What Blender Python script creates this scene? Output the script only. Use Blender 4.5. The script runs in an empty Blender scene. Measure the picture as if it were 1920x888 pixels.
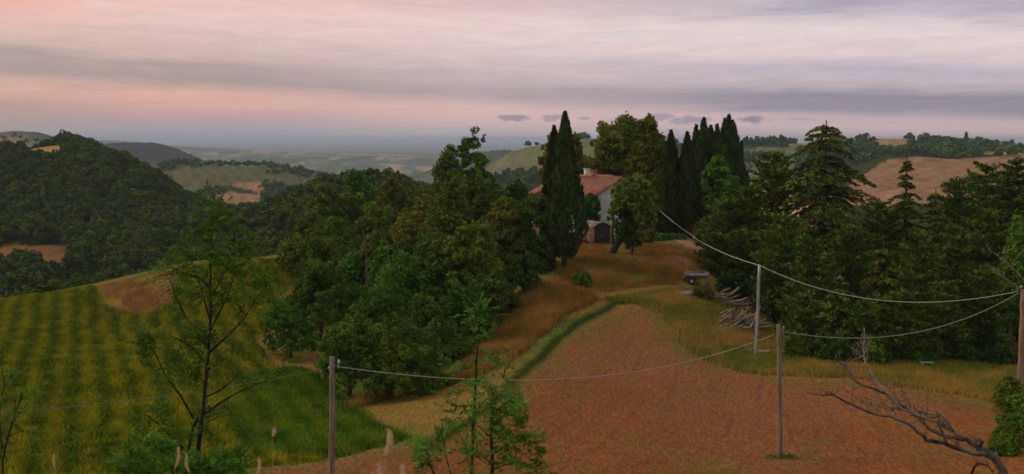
import bpy, math, random
import numpy as np
R = math.radians
PI = math.pi
# ------------------------------------------------------------------ camera
sc = bpy.context.scene
COL = sc.collection
F = 1844.0                     # focal length in pixels of the 1920 px wide photograph
TH = math.atan(182 / F)        # the camera looks a little down
cam = bpy.data.cameras.new('camera')
cam_o = bpy.data.objects.new('camera', cam)
COL.objects.link(cam_o)
cam_o.location = (0, 0, 0)
cam_o.rotation_euler = (PI / 2 - TH, 0, 0)
cam.sensor_width = 36
cam.lens = 36 * F / 1920
cam.clip_start = 0.2
cam.clip_end = 90000
cam.dof.use_dof = True
cam.dof.focus_distance = 110
cam.dof.aperture_fstop = 3.2
sc.camera = cam_o
# ------------------------------------------------------------------ colour management, render
sc.view_settings.view_transform = 'Standard'
sc.view_settings.look = 'None'
sc.view_settings.gamma = 1
sc.view_settings.exposure = 0.0
sc.view_settings.use_curve_mapping = False
try:
    sc.cycles.use_denoising = True
    sc.cycles.max_bounces = 6
    sc.cycles.diffuse_bounces = 3
    sc.cycles.transmission_bounces = 3
    sc.cycles.transparent_max_bounces = 8
    sc.cycles.volume_bounces = 0
    sc.cycles.filter_width = 1.7
except Exception:
    pass


def lin(c):
    return tuple((x / 255 / 12.92) if x / 255 <= 0.04045 else ((x / 255 + 0.055) / 1.055) ** 2.4 for x in c)


# ------------------------------------------------------------------ world: dusk sky
SUN_EL, SUN_AZ = R(16), R(-75)          # low, on the left of the view
world = bpy.data.worlds.new('World')
sc.world = world
world.use_nodes = True
NT = world.node_tree
NT.nodes.clear()


class NB:
    """small helper to write node maths"""
    def __init__(s, nt):
        s.nt = nt

    def n(s, t, **kw):
        nd = s.nt.nodes.new(t)
        for k, v in kw.items():
            setattr(nd, k, v)
        return nd

    def put(s, sock, v):
        if isinstance(v, bpy.types.NodeSocket):
            s.nt.links.new(v, sock)
        elif v is not None:
            if isinstance(v, tuple) and len(v) == 3 and sock.type == 'RGBA':
                v = v + (1,)
            sock.default_value = v

    def m(s, op, a, b=None, c=None):
        nd = s.n('ShaderNodeMath', operation=op)
        s.put(nd.inputs[0], a); s.put(nd.inputs[1], b)
        if c is not None:
            s.put(nd.inputs[2], c)
        return nd.outputs[0]

    def rng(s, v, a, b, c=0.0, d=1.0, smooth=True):
        nd = s.n('ShaderNodeMapRange', interpolation_type='SMOOTHSTEP' if smooth else 'LINEAR')
        for i, x in enumerate((v, a, b, c, d)):
            s.put(nd.inputs[i], x)
        return nd.outputs[0]

    def mix(s, f, a, b, blend='MIX'):
        nd = s.n('ShaderNodeMix', data_type='RGBA', blend_type=blend)
        s.put(nd.inputs[0], f); s.put(nd.inputs[6], a); s.put(nd.inputs[7], b)
        return nd.outputs[2]

    def xyz(s, a, b, c):
        nd = s.n('ShaderNodeCombineXYZ')
        s.put(nd.inputs[0], a); s.put(nd.inputs[1], b); s.put(nd.inputs[2], c)
        return nd.outputs[0]

    def noise(s, vec, scale, detail=4, rough=0.55, dist=0.0):
        nd = s.n('ShaderNodeTexNoise')
        s.put(nd.inputs['Vector'], vec); nd.inputs['Scale'].default_value = scale
        nd.inputs['Detail'].default_value = detail; nd.inputs['Roughness'].default_value = rough
        nd.inputs['Distortion'].default_value = dist
        return nd.outputs[0]

    def ramp(s, f, stops):
        nd = s.n('ShaderNodeValToRGB')
        cr = nd.color_ramp
        while len(cr.elements) > 1:
            cr.elements.remove(cr.elements[-1])
        cr.elements[0].position = stops[0][0]; cr.elements[0].color = stops[0][1] + (1,)
        for p, c in stops[1:]:
            e = cr.elements.new(p); e.color = c + (1,)
        s.put(nd.inputs[0], f)
        return nd.outputs[0]


w = NB(NT)
tc = w.n('ShaderNodeTexCoord')
sep = w.n('ShaderNodeSeparateXYZ'); NT.links.new(tc.outputs['Generated'], sep.inputs[0])
X, Y, Z = sep.outputs
az = w.m('ARCTAN2', X, Y)
hyp = w.m('SQRT', w.m('ADD', w.m('MULTIPLY', X, X), w.m('MULTIPLY', Y, Y)))
el = w.m('ARCTAN2', Z, hyp)
# cloud layers: long horizontal bands, slightly tilted, torn by stretched noise
cv = w.xyz(w.m('MULTIPLY', az, 2.2), w.m('MULTIPLY', el, 34.0), w.m('MULTIPLY', X, 0.5))
n1 = w.noise(cv, 1.0, 5, 0.55, 0.4)
cv2 = w.xyz(w.m('MULTIPLY', az, 7.0), w.m('MULTIPLY', el, 80.0), 3.7)
n2 = w.noise(cv2, 1.0, 5, 0.6, 0.6)
v = w.m('ADD', el, w.m('MULTIPLY', az, 0.034))
v = w.m('ADD', v, w.m('MULTIPLY', w.m('SUBTRACT', n1, 0.5), 0.020))
v = w.m('ADD', v, w.m('MULTIPLY', w.m('SUBTRACT', n2, 0.5), 0.014))
f = w.m('DIVIDE', v, 0.2)


def stops(l):
    return [(a / 0.2, lin(c)) for a, c in l]


left = w.ramp(f, stops([(0.0, (158, 152, 160)), (0.010, (176, 150, 152)), (0.020, (205, 160, 155)), (0.030, (216, 167, 154)),
                        (0.037, (190, 158, 150)), (0.045, (165, 145, 143)), (0.060, (172, 152, 150)), (0.068, (198, 170, 164)),
                        (0.105, (222, 192, 186)), (0.125, (230, 186, 176)), (0.150, (232, 176, 164)), (0.2, (216, 176, 170))]))
right = w.ramp(f, stops([(0.0, (158, 158, 170)), (0.010, (184, 164, 168)), (0.022, (200, 174, 174)), (0.032, (188, 166, 171)),
                         (0.042, (143, 137, 150)), (0.051, (140, 134, 148)), (0.060, (176, 164, 172)), (0.066, (190, 176, 182)), (0.075, (180, 173, 186)),
                         (0.092, (214, 196, 197)), (0.115, (220, 205, 204)), (0.130, (190, 180, 188)), (0.145, (180, 172, 184)),
                         (0.2, (176, 170, 184))]))
mid = w.mix(0.45, left, right)
lr = w.rng(az, -0.42, 0.34)
skyc = w.mix(lr, left, right)
skyc = w.mix(w.m('MULTIPLY', w.rng(w.m('ABSOLUTE', az), 0.32, 0.02), 0.22), skyc, lin((222, 200, 197)))
# fine relief of the cloud sheet
n3 = w.noise(w.xyz(w.m('MULTIPLY', az, 16.0), w.m('MULTIPLY', el, 120.0), 6.1), 1.0, 7, 0.66, 0.8)
rel = w.m('MULTIPLY', w.rng(el, 0.012, 0.05), 0.34)
skyc = w.mix(1.0, skyc, w.mix(w.rng(n3, 0.28, 0.72, smooth=False), w.mix(rel, (1, 1, 1), (.72, .72, .76)), w.mix(rel, (1, 1, 1), (1.30, 1.26, 1.24))), 'MULTIPLY')
tan_ = w.m('MULTIPLY', w.rng(az, -.34, -.48), w.rng(el, .05, .03))
skyc = w.mix(w.m('MULTIPLY', tan_, .6), skyc, lin((168, 146, 136)))
corner = w.m('MULTIPLY', w.rng(az, -.30, -.50), w.rng(el, .085, .135))
skyc = w.mix(w.m('MULTIPLY', corner, .75), skyc, lin((236, 158, 138)))
# pale blue openings high up
op = w.rng(w.noise(w.xyz(w.m('MULTIPLY', az, 5.5), w.m('MULTIPLY', el, 60.0), 8.3), 1.0, 3, 0.5, 0.3), 0.60, 0.74)
op = w.m('MULTIPLY', op, w.rng(el, 0.07, 0.12))
skyc = w.mix(w.m('MULTIPLY', op, 0.6), skyc, lin((206, 214, 222)))
# grey torn cloud over the upper right
gc = w.rng(w.noise(w.xyz(w.m('MULTIPLY', az, 4.0), w.m('MULTIPLY', el, 52.0), 1.9), 1.0, 5, 0.6, 0.5), 0.46, 0.66)
gc = w.m('MULTIPLY', gc, w.m('MULTIPLY', w.rng(az, 0.0, 0.28), w.rng(el, 0.085, 0.13)))
skyc = w.mix(w.m('MULTIPLY', gc, 0.7), skyc, lin((158, 150, 166)))
# small separate clouds low over the horizon
for (px, py, rw, rh, k) in ((962, 222, 34, 7, .75), (1036, 222, 22, 7, .7), (1095, 223, 13, 4, .5), (1232, 221, 34, 8, .55),
                            (1292, 227, 40, 8, .7), (1408, 227, 27, 8, .85), (1500, 226, 26, 3, .25), (1150, 226, 30, 6, .3)):
    a0 = math.atan((px - 960) / F); e0 = (262 - py) / F
    dx = w.m('DIVIDE', w.m('SUBTRACT', az, a0), rw / F)
    dy = w.m('DIVIDE', w.m('SUBTRACT', el, e0), rh / F)
    rr = w.m('ADD', w.m('MULTIPLY', dx, dx), w.m('MULTIPLY', dy, dy))
    nn = w.noise(w.xyz(w.m('MULTIPLY', az, 75.0), w.m('MULTIPLY', el, 210.0), px * 0.01), 1.0, 6, 0.68)
    rr = w.m('ADD', rr, w.m('MULTIPLY', w.m('SUBTRACT', nn, 0.5), 4.2))
    msk = w.rng(rr, 1.25, 0.15)
    skyc = w.mix(w.m('MULTIPLY', msk, k), skyc, lin((128, 124, 142)))
# the rest of the dome, above the photograph: unseen cloud, its warm grey chosen for the light
over = w.mix(w.rng(w.noise(tc.outputs['Generated'], 2.2, 5, 0.6), 0.35, 0.7), lin((204, 199, 190)), lin((172, 176, 174)))
skyc = w.mix(w.rng(el, 0.16, 0.36), skyc, over)
skyc = w.mix(w.rng(el, 0.0, -0.03), skyc, lin((90, 80, 76)))
nis = w.n('ShaderNodeTexSky', sky_type='NISHITA')
nis.sun_disc = False
nis.sun_elevation = SUN_EL
nis.sun_rotation = SUN_AZ
nis.altitude = 400
nis.dust_density = 2.0
bg1 = w.n('ShaderNodeBackground'); NT.links.new(skyc, bg1.inputs[0]); bg1.inputs[1].default_value = 1.06
bg2 = w.n('ShaderNodeBackground'); NT.links.new(nis.outputs[0], bg2.inputs[0]); bg2.inputs[1].default_value = 0.006
add = w.n('ShaderNodeAddShader'); NT.links.new(bg1.outputs[0], add.inputs[0]); NT.links.new(bg2.outputs[0], add.inputs[1])
out = w.n('ShaderNodeOutputWorld'); NT.links.new(add.outputs[0], out.inputs[0])
world.cycles.sampling_method = 'MANUAL'
world.cycles.sample_map_resolution = 1024

sun = bpy.data.lights.new('sun', 'SUN')
sun.energy = 1.5
sun.angle = R(14)
sun.color = (1.0, 0.80, 0.56)
sun_o = bpy.data.objects.new('sun', sun)
COL.objects.link(sun_o)
sd = np.array([math.sin(SUN_AZ) * math.cos(SUN_EL + .3), math.cos(SUN_AZ) * math.cos(SUN_EL + .3), math.sin(SUN_EL + .3)])
from mathutils import Vector
sun_o.rotation_euler = Vector(sd).to_track_quat('Z', 'Y').to_euler()
sun_o.location = (-60, 10, 60)


# ------------------------------------------------------------------ helpers
def P(px, py, d):
    """the point at world depth d (metres along +Y) seen at pixel (px, py)"""
    x = (px - 960) / F; v_ = (444 - py) / F
    y = math.cos(TH) + v_ * math.sin(TH)
    z = -math.sin(TH) + v_ * math.cos(TH)
    return np.array([x / y * d, d, z / y * d])


def hash2(ix, iy, seed):
    n = (ix.astype(np.int64) * 374761393 + iy.astype(np.int64) * 668265263 + seed * 974711) & 0x7fffffff
    n = ((n ^ (n >> 13)) * 1274126177) & 0x7fffffff
    n = (n ^ (n >> 16)) & 0xffff
    return n / 65535.0


def vnoise(x, y, seed=0):
    ix = np.floor(x); iy = np.floor(y)
    fx = x - ix; fy = y - iy
    fx = fx * fx * (3 - 2 * fx); fy = fy * fy * (3 - 2 * fy)
    a = hash2(ix, iy, seed); b = hash2(ix + 1, iy, seed)
    c = hash2(ix, iy + 1, seed); d = hash2(ix + 1, iy + 1, seed)
    return (a * (1 - fx) + b * fx) * (1 - fy) + (c * (1 - fx) + d * fx) * fy


def fbm(x, y, seed=0, o=4):
    s = 0; a = 0.5; t = 0
    for i in range(o):
        s = s + a * vnoise(x * 2 ** i + i * 17.3, y * 2 ** i - i * 9.1, seed + i); t += a; a *= 0.5
    return s / t


def sstep(a, b, x):
    t = np.clip((x - a) / (b - a), 0, 1)
    return t * t * (3 - 2 * t)


def mesh_np(name, V, Fc, nper, mat, smooth=False, attr=None):
    """V (N,3), Fc (M,nper) or a list of arrays of faces with differing counts"""
    me = bpy.data.meshes.new(name)
    V = np.asarray(V, dtype=np.float32)
    if not isinstance(Fc, list):
        Fc = [Fc]
    Fc = [np.asarray(q, dtype=np.int32) for q in Fc if len(q)]
    idx = np.concatenate([q.ravel() for q in Fc])
    tot = np.concatenate([np.full(len(q), q.shape[1], dtype=np.int32) for q in Fc])
    start = np.concatenate([[0], np.cumsum(tot)[:-1]]).astype(np.int32)
    me.vertices.add(len(V)); me.vertices.foreach_set('co', V.ravel())
    me.loops.add(len(idx)); me.loops.foreach_set('vertex_index', idx)
    me.polygons.add(len(tot)); me.polygons.foreach_set('loop_start', start); me.polygons.foreach_set('loop_total', tot)
    if smooth:
        me.polygons.foreach_set('use_smooth', np.ones(len(tot), dtype=bool))
    if attr is not None:
        a = me.color_attributes.new('cover', 'FLOAT_COLOR', 'POINT')
        c = np.ones((len(V), 4), dtype=np.float32); c[:, :attr.shape[1]] = attr
        a.data.foreach_set('color', c.ravel())
    me.update(calc_edges=True)
    me.materials.append(mat)
    return me


def link(name, me, parent=None, loc=None):
    o = bpy.data.objects.new(name, me)
    COL.objects.link(o)
    if parent is not None:
        o.parent = parent
    if loc is not None:
        o.location = tuple(float(q) for q in loc)
    return o


def tag(o, label=None, cat=None, group=None, kind=None):
    if label: o['label'] = label
    if cat: o['category'] = cat
    if group: o['group'] = group
    if kind: o['kind'] = kind
    return o


def thing(name, label, cat, loc=(0, 0, 0), group=None, rotz=0.0):
    o = bpy.data.objects.new(name, None)
    o.empty_display_size = 0.3
    COL.objects.link(o)
    o.location = tuple(float(q) for q in loc); o.rotation_euler = (0, 0, rotz)
    return tag(o, label, cat, group)


class MB:
    """collects quads / tris into one mesh"""
    def __init__(s):
        s.v = []; s.q = []; s.t = []; s.n = 0

    def add(s, V, Q=None, T=None):
        V = np.asarray(V, float).reshape(-1, 3)
        if Q is not None and len(Q): s.q.append(np.asarray(Q, int).reshape(-1, 4) + s.n)
        if T is not None and len(T): s.t.append(np.asarray(T, int).reshape(-1, 3) + s.n)
        s.v.append(V); s.n += len(V)

    def tube(s, pts, rad, sides=7, cap=True):
        pts = np.asarray(pts, float); rad = np.broadcast_to(np.asarray(rad, float), (len(pts),))
        t = np.gradient(pts, axis=0); t /= np.linalg.norm(t, axis=1)[:, None] + 1e-9
        up = np.array([0, 0, 1.0]) if abs(t[0][2]) < 0.9 else np.array([0, 1.0, 0])
        a = np.cross(t, up); a /= np.linalg.norm(a, axis=1)[:, None] + 1e-9
        b = np.cross(a, t)
        th = np.linspace(0, 2 * PI, sides, endpoint=False)
        ring = pts[:, None, :] + rad[:, None, None] * (np.cos(th)[None, :, None] * a[:, None, :] + np.sin(th)[None, :, None] * b[:, None, :])
        k = len(pts); i, j = np.meshgrid(np.arange(k - 1), np.arange(sides), indexing='ij')
        j2 = (j + 1) % sides
        Q = np.stack([i * sides + j, i * sides + j2, (i + 1) * sides + j2, (i + 1) * sides + j], -1).reshape(-1, 4)
        V = ring.reshape(-1, 3)
        T = []
        if cap:
            V = np.vstack([V, pts[0], pts[-1]])
            c0, c1 = k * sides, k * sides + 1
            for q in range(sides):
                T.append((c0, (q + 1) % sides, q)); T.append((c1, (k - 1) * sides + q, (k - 1) * sides + (q + 1) % sides))
        s.add(V, Q, T)

    def box(s, c, h, rot=0.0, tilt=None):
        c = np.array(c, float); h = np.array(h, float)
        V = np.array([[x, y, z] for x in (-1, 1) for y in (-1, 1) for z in (-1, 1)]) * h
        if tilt is not None:
            V = V @ np.array(tilt).T
        cr, sr = math.cos(rot), math.sin(rot)
        V = V @ np.array([[cr, sr, 0], [-sr, cr, 0], [0, 0, 1]]) + c
        s.add(V, [(0, 1, 3, 2), (4, 6, 7, 5), (0, 4, 5, 1), (2, 3, 7, 6), (0, 2, 6, 4), (1, 5, 7, 3)])

    def leaves(s, c, a, b):
        """rhombic leaf faces: centre c, long half axis a, short half axis b"""
        n = len(c)
        V = np.stack([c - a, c + b - a * .15, c + a, c - b - a * .15], 1).reshape(-1, 3)
        s.add(V, np.arange(4 * n).reshape(-1, 4))

    def build(s, name, mat, parent=None, smooth=False, loc=None):
        F_ = []
        if s.q: F_.append(np.concatenate(s.q))
        if s.t: F_.append(np.concatenate(s.t))
        me = mesh_np(name, np.concatenate(s.v), F_, 4, mat, smooth)
        return link(name, me, parent, loc)


def unit(v_):
    return v_ / (np.linalg.norm(v_, axis=-1, keepdims=True) + 1e-9)


# ------------------------------------------------------------------ materials
def new_mat(name):
    m_ = bpy.data.materials.new(name); m_.use_nodes = True
    b = m_.node_tree.nodes['Principled BSDF']
    b.inputs['Roughness'].default_value = 0.85
    b.inputs['Specular IOR Level'].default_value = 0.1
    return m_, NB(m_.node_tree), b


def leaf_mat(name, dark, light, warm, scale=0.35, trans=0.25):
    m_, k, b = new_mat(name)
    pos = k.n('ShaderNodeNewGeometry').outputs['Position']
    oi = k.n('ShaderNodeObjectInfo').outputs['Random']
    rnd = k.n('ShaderNodeNewGeometry').outputs['Random Per Island']
    c = k.mix(k.rng(k.noise(pos, scale, 3, 0.6), 0.33, 0.68), dark, light)
    c = k.mix(k.m('MULTIPLY', k.rng(k.noise(pos, scale * 0.55, 2), 0.48, 0.72), 0.75), c, warm)
    c = k.mix(k.m('MULTIPLY', rnd, 0.45), c, light)
    h = k.n('ShaderNodeHueSaturation'); k.put(h.inputs['Color'], c)
    cl = k.rng(k.noise(pos, scale * 4.0, 2, .6), .28, .72, .66, 1.42)
    k.put(h.inputs['Value'], k.m('MULTIPLY', cl, k.m('ADD', 0.82, k.m('MULTIPLY', oi, 0.44))))
    k.put(h.inputs['Hue'], k.m('ADD', 0.488, k.m('MULTIPLY', oi, 0.022)))
    c = h.outputs[0]
    k.put(b.inputs['Base Color'], c)
    b.inputs['Roughness'].default_value = 0.75; b.inputs['Specular IOR Level'].default_value = 0.06
    tr = k.n('ShaderNodeBsdfTranslucent'); k.put(tr.inputs[0], c)
    mx = k.n('ShaderNodeMixShader'); mx.inputs[0].default_value = trans
    k.nt.links.new(b.outputs[0], mx.inputs[1]); k.nt.links.new(tr.outputs[0], mx.inputs[2])
    k.nt.links.new(mx.outputs[0], k.nt.nodes['Material Output'].inputs[0])
    return m_


def rough_mat(name, c1, c2, scale=4.0, rough=0.85, stretch=(1, 1, 1), bump=0.0, coords='Object'):
    m_, k, b = new_mat(name)
    t = k.n('ShaderNodeTexCoord').outputs[coords]
    mp = k.n('ShaderNodeMapping'); k.put(mp.inputs[0], t); mp.inputs['Scale'].default_value = stretch
    n_ = k.noise(mp.outputs[0], scale, 6, 0.6, 0.3)
    k.put(b.inputs['Base Color'], k.mix(k.rng(n_, 0.3, 0.7), c1, c2))
    b.inputs['Roughness'].default_value = rough
    if bump:
        bp = k.n('ShaderNodeBump'); bp.inputs['Strength'].default_value = bump; bp.inputs['Distance'].default_value = 0.05
        k.put(bp.inputs['Height'], n_); k.put(b.inputs['Normal'], bp.outputs[0])
    return m_


M = {}
M['green'] = leaf_mat('leaf_green', (0.034, 0.086, 0.009), (0.081, 0.166, 0.015), (0.125, 0.159, 0.015))
M['bright'] = leaf_mat('leaf_bright', (0.037, 0.094, 0.009), (0.081, 0.172, 0.016), (0.116, 0.161, 0.016))
M['olive'] = leaf_mat('leaf_olive', (0.060, 0.094, 0.010), (0.120, 0.162, 0.018), (0.150, 0.138, 0.020))
M['brown'] = leaf_mat('leaf_brown', (0.068, 0.086, 0.013), (0.125, 0.147, 0.022), (0.165, 0.125, 0.026))
M['gold'] = leaf_mat('leaf_gold', (0.056, 0.083, 0.010), (0.131, 0.154, 0.016), (0.162, 0.143, 0.016))
M['dark'] = leaf_mat('leaf_dark', (0.024, 0.058, 0.008), (0.055, 0.108, 0.013), (0.079, 0.100, 0.013))
M['cypress'] = leaf_mat('needle_cypress', (0.018, 0.041, 0.010), (0.044, 0.076, 0.016), (0.062, 0.071, 0.015), 0.6, 0.08)
M['pine'] = leaf_mat('needle_pine', (0.039, 0.074, 0.009), (0.088, 0.142, 0.014), (0.131, 0.144, 0.017), 0.3, 0.1)
M['cedar'] = leaf_mat('needle_cedar', (0.039, 0.065, 0.010), (0.090, 0.120, 0.015), (0.121, 0.120, 0.017), 0.3, 0.1)
M['wood_far'] = leaf_mat('leaf_wood', (0.026, 0.059, 0.004), (0.066, 0.113, 0.007), (0.105, 0.123, 0.008), 0.11, 0.15)
M['wood_hazed'] = leaf_mat('leaf_hazed_wood', (0.045, 0.092, 0.033), (0.085, 0.149, 0.046), (0.110, 0.138, 0.044), 0.03, 0.15)  # aerial haze put into the leaf colour of distant trees
M['young'] = leaf_mat('leaf_young', (.040, .115, .012), (.085, .205, .024), (.130, .190, .022), 1.2, 0.4)
M['youngdark'] = leaf_mat('leaf_sapling', (.045, .110, .012), (.095, .190, .020), (.140, .180, .020), 1.0, 0.4)
M['bark'] = rough_mat('bark', (.045, .036, .028), (.13, .105, .085), 3.0, .9, (3, 3, .6), .5)
M['bark_dark'] = rough_mat('bark_dark', (.018, .015, .013), (.055, .045, .038), 6.0, .9, (3, 3, .6), .4)
M['dead'] = rough_mat('dead_wood', (.028, .023, .021), (.19, .16, .145), 2.2, .9, (1, 1, 1), .6)
M['deadpale'] = rough_mat('bleached_wood', (.12, .095, .08), (.32, .27, .24), 3.0, .9, (1, 1, 1), .5)
M['log'] = rough_mat('weathered_log', (.11, .085, .072), (.36, .29, .255), 2.5, .9, (1, 1, 1), .5, 'Generated')
M['pole'] = rough_mat('weathered_pole', (.10, .082, .070), (.27, .225, .19), 3.0, .85, (5, 5, .25), .4)
M['polebrown'] = rough_mat('brown_pole', (.17, .10, .075), (.36, .23, .18), 3.0, .85, (5, 5, .25), .4)
M['zinc'] = rough_mat('galvanised_steel', (.22, .26, .27), (.38, .42, .43), 4.0, .5, (1, 1, .4))
M['zinc'].node_tree.nodes['Principled BSDF'].inputs['Metallic'].default_value = 0.35
M['wire'] = rough_mat('cable_sheath', (.26, .24, .23), (.38, .36, .34), 9.0, .6)
M['wireblue'] = rough_mat('grey_cable', (.24, .30, .29), (.36, .42, .40), 9.0, .6)
M['cabledark'] = rough_mat('old_cable', (.11, .10, .09), (.18, .16, .15), 9.0, .8)
M['ceramic'] = rough_mat('insulator', (.30, .32, .33), (.45, .47, .48), 9.0, .35)
M['plaster'] = rough_mat('white_plaster', (.46, .46, .44), (.68, .68, .66), 1.1, .9)
M['stone'] = rough_mat('rough_stone', (.16, .12, .095), (.34, .27, .22), 2.5, .9, (1, 1, 1.6), .5)
M['seed'] = rough_mat('dry_seed', (.42, .26, .15), (.60, .42, .28), 60.0, .8)
M['straw'] = rough_mat('dry_straw', (.26, .17, .06), (.40, .28, .11), 8.0, .8)
M['flower'] = rough_mat('red_flower', (.30, .05, .02), (.42, .12, .05), 9.0, .7)
M['tarp'] = rough_mat('grey_sheet', (.10, .10, .11), (.26, .25, .26), 1.5, .7, (1, 1, 1), .4)
M['paint'] = rough_mat('old_white_paint', (.22, .24, .25), (.36, .39, .40), 2.0, .7)
M['doorwood'] = rough_mat('dark_door_boards', (.035, .026, .024), (.085, .062, .052), 3.0, .85, (12, 12, .4), .4)
M['painted_gap'] = rough_mat('painted_dark_interior', (.015, .013, .012), (.03, .025, .022), 3.0)  # near-black colour stands for the shade inside a window
M['rubber'] = rough_mat('tyre_rubber', (.02, .02, .02), (.05, .045, .04), 5.0)


def brick_mat(name, c1, c2, mortar, scale, rowh=.25, bw=.5):
    m_, k, b = new_mat(name)
    t = k.n('ShaderNodeTexCoord').outputs['Object']
    s_ = k.n('ShaderNodeSeparateXYZ'); k.put(s_.inputs[0], t)
    u = k.xyz(k.m('ADD', s_.outputs[0], s_.outputs[1]), s_.outputs[2], 0.0)
    br = k.n('ShaderNodeTexBrick'); k.put(br.inputs['Vector'], u)
    br.inputs['Color1'].default_value = c1 + (1,); br.inputs['Color2'].default_value = c2 + (1,)
    br.inputs['Mortar'].default_value = mortar + (1,); br.inputs['Scale'].default_value = scale
    br.inputs['Row Height'].default_value = rowh; br.inputs['Brick Width'].default_value = bw
    c = k.mix(k.m('MULTIPLY', k.rng(k.noise(t, 1.3, 4), .45, .7), .6), br.outputs[0], mortar)
    k.put(b.inputs['Base Color'], c)
    return m_


M['brick'] = brick_mat('old_brick', (.30, .10, .065), (.22, .085, .06), (.30, .24, .20), 4.0)
M['brickpale'] = brick_mat('pale_brick', (.36, .24, .18), (.28, .16, .12), (.36, .32, .28), 3.0)
m_, k, b = new_mat('terracotta_tiles')
t = k.n('ShaderNodeTexCoord').outputs['Object']
s_ = k.n('ShaderNodeSeparateXYZ'); k.put(s_.inputs[0], t)
rows = k.m('FRACT', k.m('MULTIPLY', s_.outputs[0], 3.0))
cell = k.xyz(k.m('FLOOR', k.m('MULTIPLY', s_.outputs[0], 2.5)), k.m('FLOOR', k.m('MULTIPLY', s_.outputs[1], 4.0)), 0.0)
wn = k.n('ShaderNodeTexWhiteNoise'); k.put(wn.inputs[0], cell)
c = k.mix(wn.outputs[0], (.26, .095, .060), (.42, .19, .13))
c = k.mix(k.m('MULTIPLY', k.rng(k.noise(t, 1.1, 5, .7), .45, .68), .55), c, (.26, .17, .14))
k.put(b.inputs['Base Color'], c)
M['tile'] = m_

# ------------------------------------------------------------------ terrain
# control points: (px, depth, py)  or  (px, depth, None, z)
CP = []


def cp(px, d, py=None, z=None):
    if z is None:
        z = P(px, py, d)[2]
    x = (px - 960) / F / (math.cos(TH)) * d
    CP.append((math.atan2(x, d), math.log(math.hypot(x, d)), z))


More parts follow.
